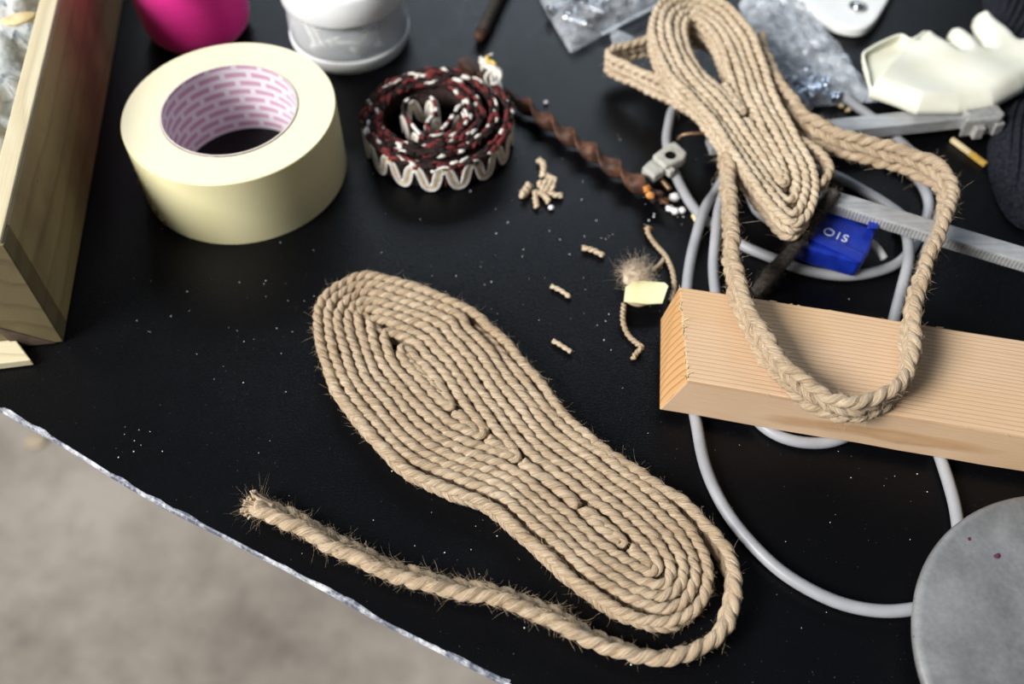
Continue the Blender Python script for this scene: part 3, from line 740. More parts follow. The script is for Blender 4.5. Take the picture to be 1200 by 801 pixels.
for offs, mt, rr in ((-.0023, CREAM, .00085), (-.00115, LILAC, .0007), (0, GOLD, .00065), (.00115, LILAC, .0007), (.0023, CREAM, .00085)):
    mb = MB(); mb.tube(resample(meander(SP, .002, .292, .0170, .0070, .0108, offs, outer, .0019), .0009), rr, 6)
    fl = len(fold)*.0012
    mb.tube(resample(meander(fold, .002, fl-.004, .0170, .0066, .0118, offs, 1, .0016), .0009), rr, 6)
    mb.tube(resample(meander(fold, .002, fl-.004, .0170, .0066, .0118, offs, -1, .0016), .0009), rr, 6)
    mb.build('zigzag_cord', mt, trim)
# stitches along the top edges and on the outer face
sets = {0: (MB(), DKRED, 'red_stitches'), 1: (MB(), DKBRN, 'brown_stitches'), 2: (MB(), CREAM, 'cream_stitches')}
def stitch(p, t, L, r, pick):
    sets[pick][0].tube(np.array([p-t*L*.5, p-t*L*.25+(0, 0, r*.25), p+t*L*.25+(0, 0, r*.25), p+t*L*.5]), np.array([r*.45, r, r, r*.45]), 5)
TT = tangents(np.c_[SP, 0*SP[:, 0]])
i = 0
while i < len(SP)-3:
    for lane in (-1.6, 0, 1.6):
        L = random.uniform(.0055, .009); w_ = random.random(); pick = 0 if w_ < .34 else (1 if w_ < .86 else 2)
        p = np.r_[SP[i]+Nn[i]*lane*.001, RH-.0012+random.uniform(-.001, .0014)+.0014*math.sin(i*.071)]
        stitch(p, nrm(TT[i]+RNG.normal(0, .22, 3)), L, random.uniform(.0011, .0016), pick)
    i += 3
i = 0
TF = tangents(np.c_[fold, 0*fold[:, 0]])
while i < len(fold):
    stitch(np.r_[fold[i], RH+.0008], TF[i], .005, .0012, random.choice((0, 1, 2, 2))); i += 3
for i in range(0, int(.29/.0012), 2):
    for z in np.arange(.0045, .019, .0022):
        stitch(np.r_[SP[i]+Nn[i]*outer*.0013, z], nrm(np.array([0, 0, 1])+.1*TT[i]), .002, .0007, 1 if random.random() < .75 else 0)
for k, (b_, m_, nm) in sets.items(): tag(b_.build(nm, m_, trim), kind='stuff')
# knotted yarn end
mb = MB(); kp = at(578, 92, .012)-np.array([rx, ry, 0]); ke = at(570, 74, .016)-np.array([rx, ry, 0])
for i in range(6):
    j = lambda s: np.array([random.uniform(-s, s), random.uniform(-s, s), random.uniform(-s, s)])
    st_ = np.r_[SP[2], .014]
    mb.tube(spline(np.array([st_+j(.003), (st_+kp)/2+j(.003)+(0, 0, .003), kp+j(.002), kp+(.003, .004, .003)+j(.002), ke+j(.002), ke+j(.006)+(0, .004, .001)]), .0012), .0011, 6)
for i in range(2):
    a = np.linspace(0, 6.28, 20, endpoint=False); mb.tube(kp+np.c_[.005*np.cos(a), .004*np.sin(a), .003*np.sin(a+i)], .0012, 6, closed=True)
tag(mb.build('yarn_knot', CREAM, trim), 'knotted pale yarn end')
mb = MB()
for q in ((573, 66), (581, 76)):
    e2 = at(*q, .019)-np.array([rx, ry, 0]); mb.tube(spline(np.array([ke, (ke+e2)/2+(0, 0, .002), e2]), .001), .0012, 6)
tag(mb.build('yarn_tip', GOLD, trim), 'yellow cut yarn tips')

# ------------------------------------------------------------------ rusty auger bit
a0, a1 = at(556, 82, .0075), at(772, 232, .0075); ad = nrm(a1-a0); AL = np.linalg.norm(a1-a0)
auger = thing('auger_bit', 'rusty spiral wood auger bit lying beside the trim', 'drill bit', loc=tuple((a0[0], a0[1], 0)))
def pa(t): return a0+ad*t-np.array([a0[0], a0[1], 0])
mb = MB(); mb.tube(np.array([pa(t) for t in np.linspace(0, .042, 20)]), .0027, 10); mb.box((-.012, -.004, -.003), (.004, .004, .003), frame(pa(0), ad)); mb.build('shank', RUST, auger, bevel=.0004)
ts = np.linspace(.034, AL, 150); sd = np.cross(ad, (0, 0, 1)); ang = (ts-.034)/.038*2*math.pi
up_ = np.cos(ang)[:, None]*np.array([0, 0, 1.])+np.sin(ang)[:, None]*sd
wid = np.interp(ts, [.034, .046, AL-.008, AL], [.0028, .0058, .0062, .0048])
mb = MB(); mb.tube(np.array([pa(t) for t in ts]), .0026, 14, up_, ry=wid); mb.build('flute', RUST, auger)
mb = MB(); mb.lathe([(.0, .010), (.0009, .006), (.0018, 0), (.0028, -.004)], 10, frame(pa(AL), sd, ad)); mb.build('lead_screw', RUST, auger)
mb = MB()
for q in ((762, 228), (758, 221)):
    e = at(*q, .013)-np.array([a0[0], a0[1], 0]); mb.blob(e, (.003, .003, .0016), jit=.3)
tag(mb.build('bright_rust', RUSTY, auger), 'fresh orange rust on the tip')

# thin rusty rod at the top
r0, r1 = at(561, 46, .005), at(590, -16, .005)
rod = thing('punch_rod', 'thin dark rod with a rusty tip near the top edge', 'rod', loc=(r0[0], r0[1], 0))
o_ = np.array([r0[0], r0[1], 0])
mb = MB(); mb.tube(np.array([r0-o_+(r1-r0)*t for t in np.linspace(.12, 1.6, 14)]), .0046, 12); mb.build('shaft', FUZZ, rod)
mb = MB(); mb.tube(np.array([r0-o_+(r1-r0)*t for t in (0, .04, .12, .16)]), np.array([.0028, .0042, .0047, .0047]), 12); tag(mb.build('tip', RUST, rod), 'rust red tip')

# ------------------------------------------------------------------ wooden box at left
b0 = at(75, 401, 0); bd = at(145, 0, 0); ux = nrm((bd-b0)*np.array([1, 1, 0]))   # along the side, away
box = thing('wooden_box', 'old stained wooden box holding crumpled film at the left edge', 'box', loc=(b0[0], b0[1], 0))
Mx = frame((0, 0, 0), ux); box.rotation_euler = (0, 0, math.atan2(ux[1], ux[0])); BL, BW, BH, BT = .42, .20, .078, .0125   # local x along, y to the left
mb = MB(); mb.box((BT, 0, 0.0005), (BL, BT, BH)); o = mb.build('side_board', BOXW, box, smooth_=False, bevel=.0009)
mb = MB(); mb.box((BT, BW-BT, 0.0005), (BL, BW, BH)); mb.build('side_board', BOXW, box, smooth_=False, bevel=.0009)
mb = MB(); mb.box((0.0, 0, 0.0005), (BT, BW, BH)); mb.build('end_board', BOXW_SHADE, box, smooth_=False, bevel=.0006)  # front board: same wood as the sides, shade painted into its colour
mb = MB(); mb.box((BL-BT, BT, 0.0005), (BL, BW-BT, BH)); mb.build('end_board', BOXW, box, smooth_=False, bevel=.0006)
mb = MB(); mb.box((BT, BT, 0.0005), (BL-BT, BW-BT, .006)); mb.build('bottom_board', BOXW, box, smooth_=False)
mb = MB(); mb.box((.0008, .0008, BH), (BL-.002, BT-.0012, BH+.0022)); tag(mb.build('rim_strip', PALEW, box, smooth_=False, bevel=.0006), 'pale bare wood along the top rim')
mb = MB(); mb.hull([np.array(p) for p in ((-.0007, .004, .001), (-.0007, .024, .001), (-.0007, .0295, .020))], [np.array(p) for p in ((.0004, .004, .001), (.0004, .024, .001), (.0004, .0295, .020))])
tag(mb.build('dark_patch', DARKW, box, smooth_=False), 'dark corner patch')  # thin darker triangle low on the front board
# film inside
def wr(a, seed):
    rr = np.random.default_rng(seed); ks = rr.normal(0, 1, (10, 2)); ks = ks/np.linalg.norm(ks, axis=1, keepdims=True)*rr.uniform(90, 420, (10, 1)); ph = rr.uniform(0, 6, 10)
    return lambda x, y: a*sum((1-2*np.abs(np.sin((x*k[0]+y*k[1])+p)))/(.6+i*.35) for i, (k, p) in enumerate(zip(ks, ph)))/2.2
Mw = Mx.copy(); Mw[:3, 3] = (b0[0], b0[1], 0)
cor = [(Mw@np.array([*p, 0, 1]))[:2] for p in ((.02, .016), (.40, .016), (.40, .18), (.02, .18))]
mb = MB(); sheet(mb, cor, .048, .03, .004, .0065, wrinkle=wr(.006, 3)); tag(mb.build('crumpled_film', PAPERSCRAP), 'crumpled grey-white film filling the wooden box', 'plastic film')
mb = MB(); q = at(22, 22, .066); mb.blob(q, (.011, .006, .002), Matrix.Rotation(.5, 3, 'Z'), 10, 6, jit=.12)
tag(mb.build('wood_shaving', SHAV), 'pale yellow wood shaving on the film in the box', 'wood shaving')
# slat poking out in front of the box
sl = [at(36, 421, .006), at(15, 393, .006), at(-60, 395, .006), at(-60, 433, .006)]
mb = MB(); mb.hull([p*np.array([1, 1, 0])+np.array([0, 0, .0008]) for p in sl][::-1], [p for p in sl][::-1])
tag(mb.build('wood_offcut', PALEW, smooth_=False, bevel=.0007), 'pale pointed wood offcut sticking out in front of the wooden box', 'wood offcut')

# ------------------------------------------------------------------ cables
LAID = []
def cable(name, pts, label, r=.0030):
    P = spline(np.array([at(p[0], p[1], p[2] if len(p) > 2 else .0034) for p in pts]), .003)
    P = smooth(P, 3); P[:, 2] = np.maximum(P[:, 2], r+.0002)
    need = P[:, 2].copy()
    for Q in LAID:                       # ride over cables already lying there
        d = np.linalg.norm(P[:, None, :2]-Q[None, :, :2], axis=2); k = d.argmin(1); m = d.min(1) < 2.2*r
        need[m] = np.maximum(need[m], Q[k[m], 2]+2.05*r)
    for _ in range(4): need = np.maximum(need, np.maximum(np.roll(need, 1)-.0012, np.roll(need, -1)-.0012))
    P[:, 2] = smooth(need[:, None], 2)[:, 0]; LAID.append(P)
    mb = MB(); mb.tube(P, r, 12); return tag(mb.build(name, CABLE), label, 'cable', 'loops of grey cable')
cable('grey_cable', [(800, 112), (788, 128), (784, 145), (781, 165), (786, 190), (793, 208), (806, 233), (822, 254), (844, 269), (869, 287), (905, 302), (938, 315), (973, 322), (1000, 323), (1032, 317), (1053, 308), (1068, 292), (1082, 268), (1089, 240), (1080, 215), (1062, 196), (1040, 186)], 'grey cable arcing beneath the blue clamp handle')
cable('grey_cable', [(985, 108), (997, 120), (1020, 136), (1040, 152), (1060, 171), (1082, 190), (1098, 215), (1102, 240), (1095, 268), (1084, 298), (1074, 335), (1066, 372), (1070, 420), (1084, 480), (1100, 530), (1110, 560), (1119, 592), (1123, 620), (1126, 660), (1112, 700), (1076, 712), (1045, 716), (1010, 713), (970, 701), (920, 673), (880, 636), (848, 594), (826, 545), (816, 495), (806, 440), (802, 390), (805, 337), (809, 305), (815, 280), (824, 253), (838, 226), (862, 190), (905, 165), (955, 158), (987, 159), (1012, 163), (1042, 172), (1068, 184)], 'grey cable looping out in front of the pine beam to the metal disc')
cable('grey_cable', [(1062, 256), (1040, 240), (1022, 229), (1008, 221), (992, 212), (975, 204), (950, 196), (915, 200), (880, 205), (855, 220), (841, 250), (837, 285), (836, 315), (838, 340), (846, 390), (862, 450), (885, 490), (907, 508), (932, 517), (958, 519), (980, 516), (1008, 500), (1030, 460), (1040, 415), (1047, 376), (1056, 340), (1061, 308), (1059, 282), (1056, 268), (1052, 258)], 'grey cable whose small bend peeks out under the pine beam')
cable('grey_cable', [(846, 200), (857, 215), (869, 228), (885, 245), (902, 258), (918, 266), (940, 272), (965, 270)], 'short grey cable bend under the tip of the jute bundle')

# ------------------------------------------------------------------ bar clamps
# lower clamp
c0, c1 = at(968, 222, .0300), at(1203, 292, .0300); cdv = nrm(c1-c0); CL = np.linalg.norm(c1-c0)
clamp = thing('bar_clamp', 'bar clamp with serrated steel bar and blue plastic handle', 'clamp', loc=(c0[0], c0[1], 0))
oC = np.array([c0[0], c0[1], 0])
M = frame(c0-oC, cdv); BWd = .0095
mb = MB(); mb.box((-.002, -BWd, -.0075), (CL+.16, BWd*.0+.0015, -.0), M)
mb.build('bar', BARM, clamp, smooth_=False, bevel=.0006)
mb = MB(); x = .0
while x < CL+.15:
    mb.box((x, -BWd-.0005, -.0066), (x+.0010, -BWd, -.0010), M); x += .0019
tag(mb.build('serration', BARM, clamp, smooth_=False), kind='stuff')
# blue handle
hb = [(933, 264), (945, 250), (978, 236), (1030, 258), (1018, 297), (1009, 307), (955, 292), (925, 278)]
top = np.array([at(x, y, .0215)-oC for x, y in hb]); bot = top.copy(); bot[:, 2] = .0075
cen = top.mean(0); bot[:, :2] = cen[:2]+(bot[:, :2]-cen[:2])*.96
mb = MB(); mb.hull(bot[::-1], top[::-1]); hd = mb.build('handle', BLUE, clamp, smooth_=False, bevel=.0016)
mb = MB(); rdg = [(924, 268), (934, 262), (1016, 298), (1010, 309)]
mb.hull([at(x, y, .0080)-oC for x, y in rdg][::-1], [at(x, y, .0235)-oC for x, y in rdg][::-1]); put_ = mb.build('handle_ridge', BLUE, clamp, smooth_=False, bevel=.0014)
mb = MB()
for rct in ([(984, 243), (995, 248), (990, 254), (980, 250)], [(1000, 250), (1020, 259), (1016, 266), (997, 258)]):
    mb.hull([at(x, y, .0205)-oC for x, y in rct][::-1], [at(x, y, .0221)-oC for x, y in rct][::-1])
mb.build('slot', BLACKH, clamp, smooth_=False)
mb = MB(); lug = [(1018, 258), (1031, 257), (1029, 268), (1016, 268)]
mb.hull([at(x, y, .016)-oC for x, y in lug][::-1], [at(x, y, .0262)-oC for x, y in lug][::-1]); mb.build('lug', BLUE, clamp, smooth_=False, bevel=.0006)
# lettering O I S
fc = bpy.data.curves.new('lettering', 'FONT'); fc.body = 'OIS'; fc.size = .0080; fc.extrude = .0002; fc.space_character = 1.25
p0, p1 = at(963, 273, .0219)-oC, at(994, 285, .0219)-oC
fo = bpy.data.objects.new('lettering', fc); COL.objects.link(fo)
dg = bpy.context.evaluated_depsgraph_get(); me = bpy.data.meshes.new_from_object(fo.evaluated_get(dg)); bpy.data.objects.remove(fo)
lt = bpy.data.objects.new('lettering', me); COL.objects.link(lt); me.materials.clear(); me.materials.append(INKW)
Mt = frame(p0, p1-p0); lt.parent = hd; lt.matrix_local = Matrix(Mt.tolist()); tag(lt, 'white letters OIS')
# white release tip under the handle
mb = MB(); mb.tube(spline(np.array([at(1012, 283, .010)-oC, at(1020, 284, .010)-oC, at(1029, 292, .009)-oC, at(1036, 303, .007)-oC]), .001), .0023, 8); mb.build('release_tab', WIRETIP, clamp)
mb = MB(); mb.tube(spline(np.array([at(1034, 253, .018)-oC, at(1040, 258, .017)-oC, at(1048, 265, .014)-oC]), .001), np.linspace(.003, .0008, len(spline(np.array([at(1034, 253, .018)-oC, at(1040, 258, .017)-oC, at(1048, 265, .014)-oC]), .001))), 8); mb.build('pointed_tab', CASTP, clamp)

# upper clamp
u0, u1 = at(925, 152, .016), at(1152, 128, .016); ud = nrm(u1-u0); UL = np.linalg.norm(u1-u0)
cl2 = thing('bar_clamp', 'plain steel bar clamp with grey cast jaw below the glove', 'clamp', loc=(u0[0], u0[1], 0)); oU = np.array([u0[0], u0[1], 0])
M = frame(u0-oU, ud)
mb = MB(); mb.box((-.05, -.0062, -.0085), (UL, .0055, .0), M); mb.build('bar', BARM, cl2, smooth_=False, bevel=.0005)
mb = MB(); mb.prism([(UL-.018, -.0125), (UL-.014, -.0065), (UL-.016, .004), (UL-.004, .0085), (UL+.007, .0078), (UL+.009, -.0095), (UL+.005, -.0130)], -.0095, .0035, M); jaw = mb.build('jaw', CAST, cl2, smooth_=False, bevel=.0012)
mb = MB(); mb.prism([(UL-.011, -.0165), (UL-.011, -.012), (UL-.004, -.012), (UL-.005, -.0165)], -.0088, -.0005, M); mb.prism([(UL+.0022, -.0150), (UL+.0022, -.011), (UL+.0085, -.009), (UL+.0085, -.0140)], -.0088, -.0005, M); mb.build('jaw_tooth', CAST, cl2, smooth_=False, bevel=.0006)
mb = MB(); Mr = frame(tuple((M@np.array([UL-.018, .002, .0025, 1]))[:3]), (1, 0, 0)); mb.lathe([(.0, .0038), (.002, .0034), (.003, .0018), (.0032, -.003)], 16, Mr); mb.build('pin', BARM, cl2)

# clamp foot at the left of the bundle
f0 = at(759, 195, .014); f1 = at(795, 172, .014)
foot = thing('clamp_foot', 'pale grey cast clamp foot with a hole left of the jute bundle', 'clamp foot', loc=(f0[0], f0[1], 0)); oF = np.array([f0[0], f0[1], 0])
M = frame(f0-oF, f1-f0); FL = np.linalg.norm(f1-f0)
pf = [(.008, -.0068), (FL-.004, -.0090), (FL+.001, -.0065), (FL+.0025, .005), (FL-.002, .0063), (.009, .0052)]
mb = MB(); mb.prism(pf, -.0070, .0, M); mb.build('plate', CASTP, foot, smooth_=False, bevel=.0014)
mb = MB(); mb.prism([(-.001, -.0072), (.0085, -.0068), (.0085, .0052), (-.001, .0036)], -.0085, -.0025, M); mb.build('toe', CASTP, foot, smooth_=False, bevel=.0014)
mb = MB(); Mh = M.copy(); Mh[:3, 3] = (M@np.array([FL-.009, -.002, .0001, 1]))[:3]; mb.lathe([(.0, .0), (.0026, .0), (.0031, .0004), (.0034, .0)], 18, Mh); mb.build('hole', BLACKH, foot)
mb = MB(); mb.prism([(.009, -.0105), (.009, -.0062), (.0135, -.0062), (.0135, -.0105)], -.0075, -.003, M); mb.build('lug', CASTP, foot, smooth_=False, bevel=.0006)
mb = MB(); mb.tube(spline(np.array([at(795, 163, .014), at(800, 158, .018), at(818, 156, .020), at(842, 156, .018)])-oF, .002), .0011, 7); mb.build('wire', COPPER, foot)

# dark woollen cord
mb = MB(); P = spline(np.array([at(979, 225, .0345), at(961, 248, .0295), at(944, 271, .0275), at(925, 297, .022), at(905, 319, .013), at(886, 343, .005)]), .0012)
n = len(P); rr = np.interp(np.arange(n), [0, n*.5, n*.8, n-1], [.0036, .0030, .0046, .0034])*(1+.05*np.sin(np.arange(n)*.8))
mb.tube(P, rr, 10)
k = 2600; ii = RNG.integers(0, n, k); mb.hairs(P[ii]+nrm(RNG.normal(size=(k, 3)))*.0035, RNG.normal(size=(k, 3)), RNG.uniform(.002, .005, k), .00009, 1)
tag(mb.build('wool_cord', FUZZ), 'dark grey fuzzy wool cord crossing the blue handle', 'cord')

# ------------------------------------------------------------------ jute braid bundle
bun = thing('jute_braid_bundle', 'wound bundle of pale jute braid with a long loop over the beam', 'braid bundle', loc=tuple(at(870, 150, 0)))
ZB = .0455; ZBc = .0365
o_px = [(926, 262), (905, 243), (880, 212), (853, 172), (832, 140), (812, 115), (788, 92), (770, 62), (760, 28), (768, 0), (796, -16), (832, -12), (862, 6), (884, 32), (900, 68), (910, 98), (932, 140), (955, 180), (964, 212), (958, 240), (944, 258)]
Op = spline(np.array([at(x, y, ZB)[:2] for x, y in o_px]), .002, True)
bsegs = []
rings = rows_from(Op, .0050, 0, 5, first=.55)
for k, c in rings:
    ph = np.arange(len(c))*2*math.pi/len(c)
    C = np.c_[c, ZBc+.0009*np.sin(ph*2+k*1.7)+.0005*math.cos(k*2.1)-.0003*k*(1 if k < 3 else 2)]
    mb = MB(); bsegs += braid(mb, C, (0, 0, 1), 3, .0026, .95, True, sides=6); put(mb.build('braid_winding', JUTE2), bun)
for k, pts in fillers(rings, .0050, 1.25):
    c = smooth(resample(pts, .001), 8); C = np.c_[c[:, :2], np.full(len(c), ZBc-.002)]
    mb = MB(); bsegs += braid(mb, C, (0, 0, 1), 3, .0026, 1.0, sides=6); put(mb.build('braid_winding', JUTE2), bun)
# side bracket loop
br = spline(np.array([at(*p) for p in ((862, 165, .0300), (846, 146, .0290), (815, 126, .0270), (780, 107, .0235), (740, 88, .0195), (716, 77, .0175), (712, 70, .017), (722, 64, .0168), (745, 58, .0168), (775, 50, .0168), (812, 44, .017), (836, 52, .018), (850, 75, .019), (858, 100, .02))]), .001)
mb = MB(); bsegs += braid(mb, smooth(br, 6), (0, 0, 1), 3, .0027, 1.0, sides=6); o = put(mb.build('side_loop', JUTE2), bun)
lp = spline(np.array([at(*p) for p in ((888, 52, .030), (900, 86, .031), (918, 116, .034), (945, 147, .036), (980, 165, .038), (1022, 177, .040), (1062, 188, .043), (1095, 203, .045), (1110, 222, .047), (1107, 255, .048), (1090, 297, .0485), (1074, 342, .0485), (1066, 388, .048), (1066, 422, .0475), (1054, 452, .046), (1028, 472, .045), (992, 480, .0445), (955, 466, .0445), (916, 433, .0455), (888, 393, .0465), (868, 352, .047), (858, 310, .0455), (856, 262, .041), (853, 215, .034), (850, 180, .029), (852, 150, .027))]), .001)
mb = MB(); bsegs_l = braid(mb, smooth(lp, 6), (0, 0, 1), 3, .0031, 1.24, jitter=.00045, sides=7); o = put(mb.build('long_loop', JUTE), bun); tag(o, 'long loop of braid draped over the pine beam')
te = spline(np.array([at(*p) for p in ((938, 168, .036), (960, 182, .038), (971, 197, .038), (968, 211, .038), (958, 219, .037))]), .001)
mb = MB(); bsegs += braid(mb, te, (0, 0, 1), 2, .0026, .9, sides=6); put(mb.build('braid_end', JUTE), bun)
mb = MB(); fuzz(mb, bsegs, 1500, .0025, .001, .0035); fuzz(mb, bsegs, 6000, .0026, .0025, .006, .00008, 2.6, 3, (-.1, .25)); fuzz(mb, bsegs_l, 2200, .0030, .0010, .004, .00005); fuzz(mb, bsegs_l, 4500, .0032, .003, .008, .00007, 2.8, 3, (-.1, .25))
tag(put(mb.build('loose_fibres', HAIR), bun), kind='stuff')

# ------------------------------------------------------------------ grey metal disc
DZ = .0165
pts = [at(1071, 715, DZ)[:2], at(1180, 583, DZ)[:2], at(1084, 800, DZ)[:2]]
(ax_, ay_), (bx_, by_), (cx_, cy_) = pts
D = 2*(ax_*(by_-cy_)+bx_*(cy_-ay_)+cx_*(ay_-by_))
ux_ = ((ax_**2+ay_**2)*(by_-cy_)+(bx_**2+by_**2)*(cy_-ay_)+(cx_**2+cy_**2)*(ay_-by_))/D
uy_ = ((ax_**2+ay_**2)*(cx_-bx_)+(bx_**2+by_**2)*(ax_-cx_)+(cx_**2+cy_**2)*(bx_-ax_))/D
RD = math.hypot(ax_-ux_, ay_-uy_)
print('disc', ux_, uy_, RD)
disc = thing('metal_disc', 'scuffed grey metal disc lid at the lower right corner', 'metal disc', loc=(ux_, uy_, 0))
mb = MB(); mb.lathe([(.0, DZ-.0004), (RD*.55, DZ-.0003), (RD-.004, DZ), (RD-.0012, DZ-.0003), (RD-.0002, DZ-.0014), (RD, DZ-.003), (RD-.0008, DZ-.0062), (RD-.003, DZ-.0085), (RD-.012, DZ-.0098), (.0, DZ-.0098)], 128)
mb.build('plate', DISC, disc)
mb = MB(); q = at(1169, 651, DZ)-np.array([ux_, uy_, 0]); mb.blob(q, (.0019, .0012, .00025), Matrix.Rotation(.4, 3, 'Z'), 8, 4, jit=.2)
q = at(1136, 631, DZ)-np.array([ux_, uy_, 0]); mb.blob(q, (.001, .001, .00025), None, 8, 4, jit=.2); tag(mb.build('paint_spot', simple('purple_spot', (.06, .015, .045), (.12, .03, .07), 300, .6, .3)), 'small dark purple spots').parent = disc

# ------------------------------------------------------------------ plastic bags with screws
def px_poly(p, z): return np.array([at(x, y, z)[:2] for x, y in p])
bagA = thing('plastic_bag', 'clear plastic bag corner full of zinc screws beside the thin rod', 'plastic bag', loc=tuple(at(700, 5, 0)))
bp = px_poly([(669, 60), (650, 28), (618, -30), (740, -45), (800, -30), (772, 6), (735, 22), (700, 42)], .003)
mb = MB(); sheet(mb, bp, .011, .012, .0016, .0008, wrinkle=wr(.0022, 11)); put(mb.build('film', BAGP), bagA)
mb = MB(); zp = np.array([at(706, 40, .004), at(740, 22, .006), at(778, 2, .006), at(800, -12, .005)]); mb.tube(spline(zp, .002), .0013, 6, ry=.0005); put(mb.build('seal_strip', BAGP2), bagA)
pr_ = screw_mesh('screw', .022, .0021, STEEL)
for i in range(22):
    u_, v_ = random.random(), random.random(); q = (at(664, 42)*(1-u_)+at(640, -12)*u_)*(1-v_)+(at(690, 36)*(1-u_)+at(745, -12)*u_)*v_
    th = random.uniform(0, 6.28); d = (math.cos(th), math.sin(th), random.uniform(-.15, .15))
    tag(drop_screw(pr_, q+np.array([0, 0, .0045+.004*random.random()])-np.array(d)*.010, d, i == 0), 'zinc screw inside the clear plastic bag beside the rod', 'screw', 'screws in the clear bag')
bagB = thing('plastic_bag', 'cloudy plastic bag with bluish screws right of the jute bundle', 'plastic bag', loc=tuple(at(940, 60, 0)))
bp = px_poly([(1030, 116), (1003, 118), (984, 120), (952, 122), (930, 118), (905, 98), (878, 40), (866, 2), (905, -20), (942, -12), (965, 30), (992, 62), (1006, 84)], .003)
mb = MB(); sheet(mb, bp, .010, .016, .0016, .0008, wrinkle=wr(.0026, 5)); put(mb.build('film', BAGP2), bagB)
mb = MB(); sheet(mb, px_poly([(926, 112), (945, 104), (952, 122), (942, 136), (930, 128)], .004), .006, .006, .001, .0008, wrinkle=wr(.001, 8)); put(mb.build('torn_corner', BAGP2), bagB)
pr_ = screw_mesh('screw', .020, .0020, BLUESCREW)
for i in range(16):
    q = at(random.uniform(922, 982), random.uniform(98, 116), 0)
    th = random.uniform(0, 6.28); d = (math.cos(th), math.sin(th), random.uniform(-.1, .1))
    tag(drop_screw(pr_, q+np.array([0, 0, .0042+.003*random.random()])-np.array(d)*.010, d, i == 0), 'bluish screw inside the cloudy plastic bag', 'screw', 'screws in the cloudy bag')
for i, (x, y, lb) in enumerate(((986, 124, 'tiny tan grain beside the cloudy bag, the left one'), (994, 129, 'tiny tan grain beside the cloudy bag, the right one'))):
    mb = MB(); mb.blob(at(x, y, .0015), (.0022, .0017, .0015), jit=.2); tag(mb.build('wood_grain', SHAV), lb, 'wood chip', 'tan grains by the cloudy bag')
mb = MB(); sheet(mb, px_poly([(714, 36), (722, 33), (745, 44), (740, 62), (720, 60)], .001), .0025, .006, .0012, .0006, wrinkle=wr(.0008, 9)); tag(mb.build('film_scrap', BAGP), 'small clear film scrap behind the jute side loop', 'plastic film')

# ------------------------------------------------------------------ white plastic fob
fob = thing('plastic_fob', 'white rounded plastic fob with a metal eyelet at the top edge', 'fob', loc=tuple(at(990, 0, 0)))
fp = px_poly([(934, -10), (945, 5), (960, 16), (980, 27), (1000, 32), (1015, 31), (1026, 23), (1036, 8), (1046, -12), (1052, -45), (1000, -60), (945, -45)], .009)
fp = spline(fp, .002, True)
mb = MB(); mb.prism(fp, .0006, .0085); put(mb.build('body', WHITEP, smooth_=False, bevel=.0018), fob)
q = at(1005, 8, .0086); mb = MB(); mb.lathe([(.0050, .0002), (.0054, .0009), (.0060, .0012), (.0066, .0006), (.0068, -.0003)], 28, Matrix.Translation(q)); put(mb.build('eyelet', BARM), fob)
mb = MB(); mb.lathe([(0, .0003), (.0051, .0003)], 24, Matrix.Translation(q)); put(mb.build('hole', BLACKH), fob)
mb = MB(); mb.lathe([(0, .0026), (.0020, .0021), (.0036, .0010), (.0038, .0002)], 20, Matrix.Translation(q)); put(mb.build('rivet', STEEL), fob)

# ------------------------------------------------------------------ cream glove
def gfold(x, y): return .0012*np.sin(x*95+y*60)+.0009*np.sin(x*-70+y*170+1)
glv = thing('rubber_glove', 'cream rubber glove lying over dark knit cloth at the right', 'glove', loc=tuple(at(1120, 80, 0)))
def g(p): return [(900+x/4., y/4.) for x, y in p]
palm = g([(480, 425), (560, 335), (665, 215), (690, 178), (738, 135), (775, 150), (890, 238), (862, 190), (850, 150), (862, 122), (890, 116), (925, 126), (975, 168), (1012, 215), (985, 150), (966, 95), (975, 62), (1010, 45), (1045, 60), (1100, 112), (1172, 182), (1260, 170), (1330, 200), (1340, 300), (1200, 405), (1062, 480), (900, 505), (705, 505), (600, 465)])
z_g = .0225
pp = px_poly(palm, z_g)
mb = MB(); sheet(mb, pp, .0095, .010, .0010, .0172, free=(0, 1, 2), wrinkle=gfold, bottom=False, power=.6); put(mb.build('hand', LATEX, solid=.0006), glv)
mb = MB(); sheet(mb, px_poly(g([(446, 258), (470, 232), (540, 195), (622, 164), (668, 182), (738, 135), (890, 238), (1200, 300), (1062, 480), (900, 505), (705, 505), (600, 465), (490, 425), (462, 330)]), .0195), .0016, .004, .0015, .0155, bottom=False); put(mb.build('back_layer', LATEX, solid=.0006), glv)
cuff_px = g([(600, 465), (492, 424), (466, 340), (447, 260), (480, 228), (545, 193), (622, 165), (672, 186), (735, 150)])
rim = spline(np.array([at(*q, z) for q, z in zip(cuff_px, (.0185, .0190, .0200, .0205, .0215, .0225, .0235, .0245, .0245))]), .0015)
mb = MB(); mb.tube(rim, .0011, 8)
low = rim.copy(); low[:, 2] = .0165; nr = len(rim); inw = nrm(np.array(glv.location)[None]-rim); low[:, :2] += inw[:, :2]*.002
mb.add(np.vstack([rim, low]), [[i, i+1, nr+i+1, nr+i] for i in range(nr-1)]); put(mb.build('cuff_rim', LATEX), glv)

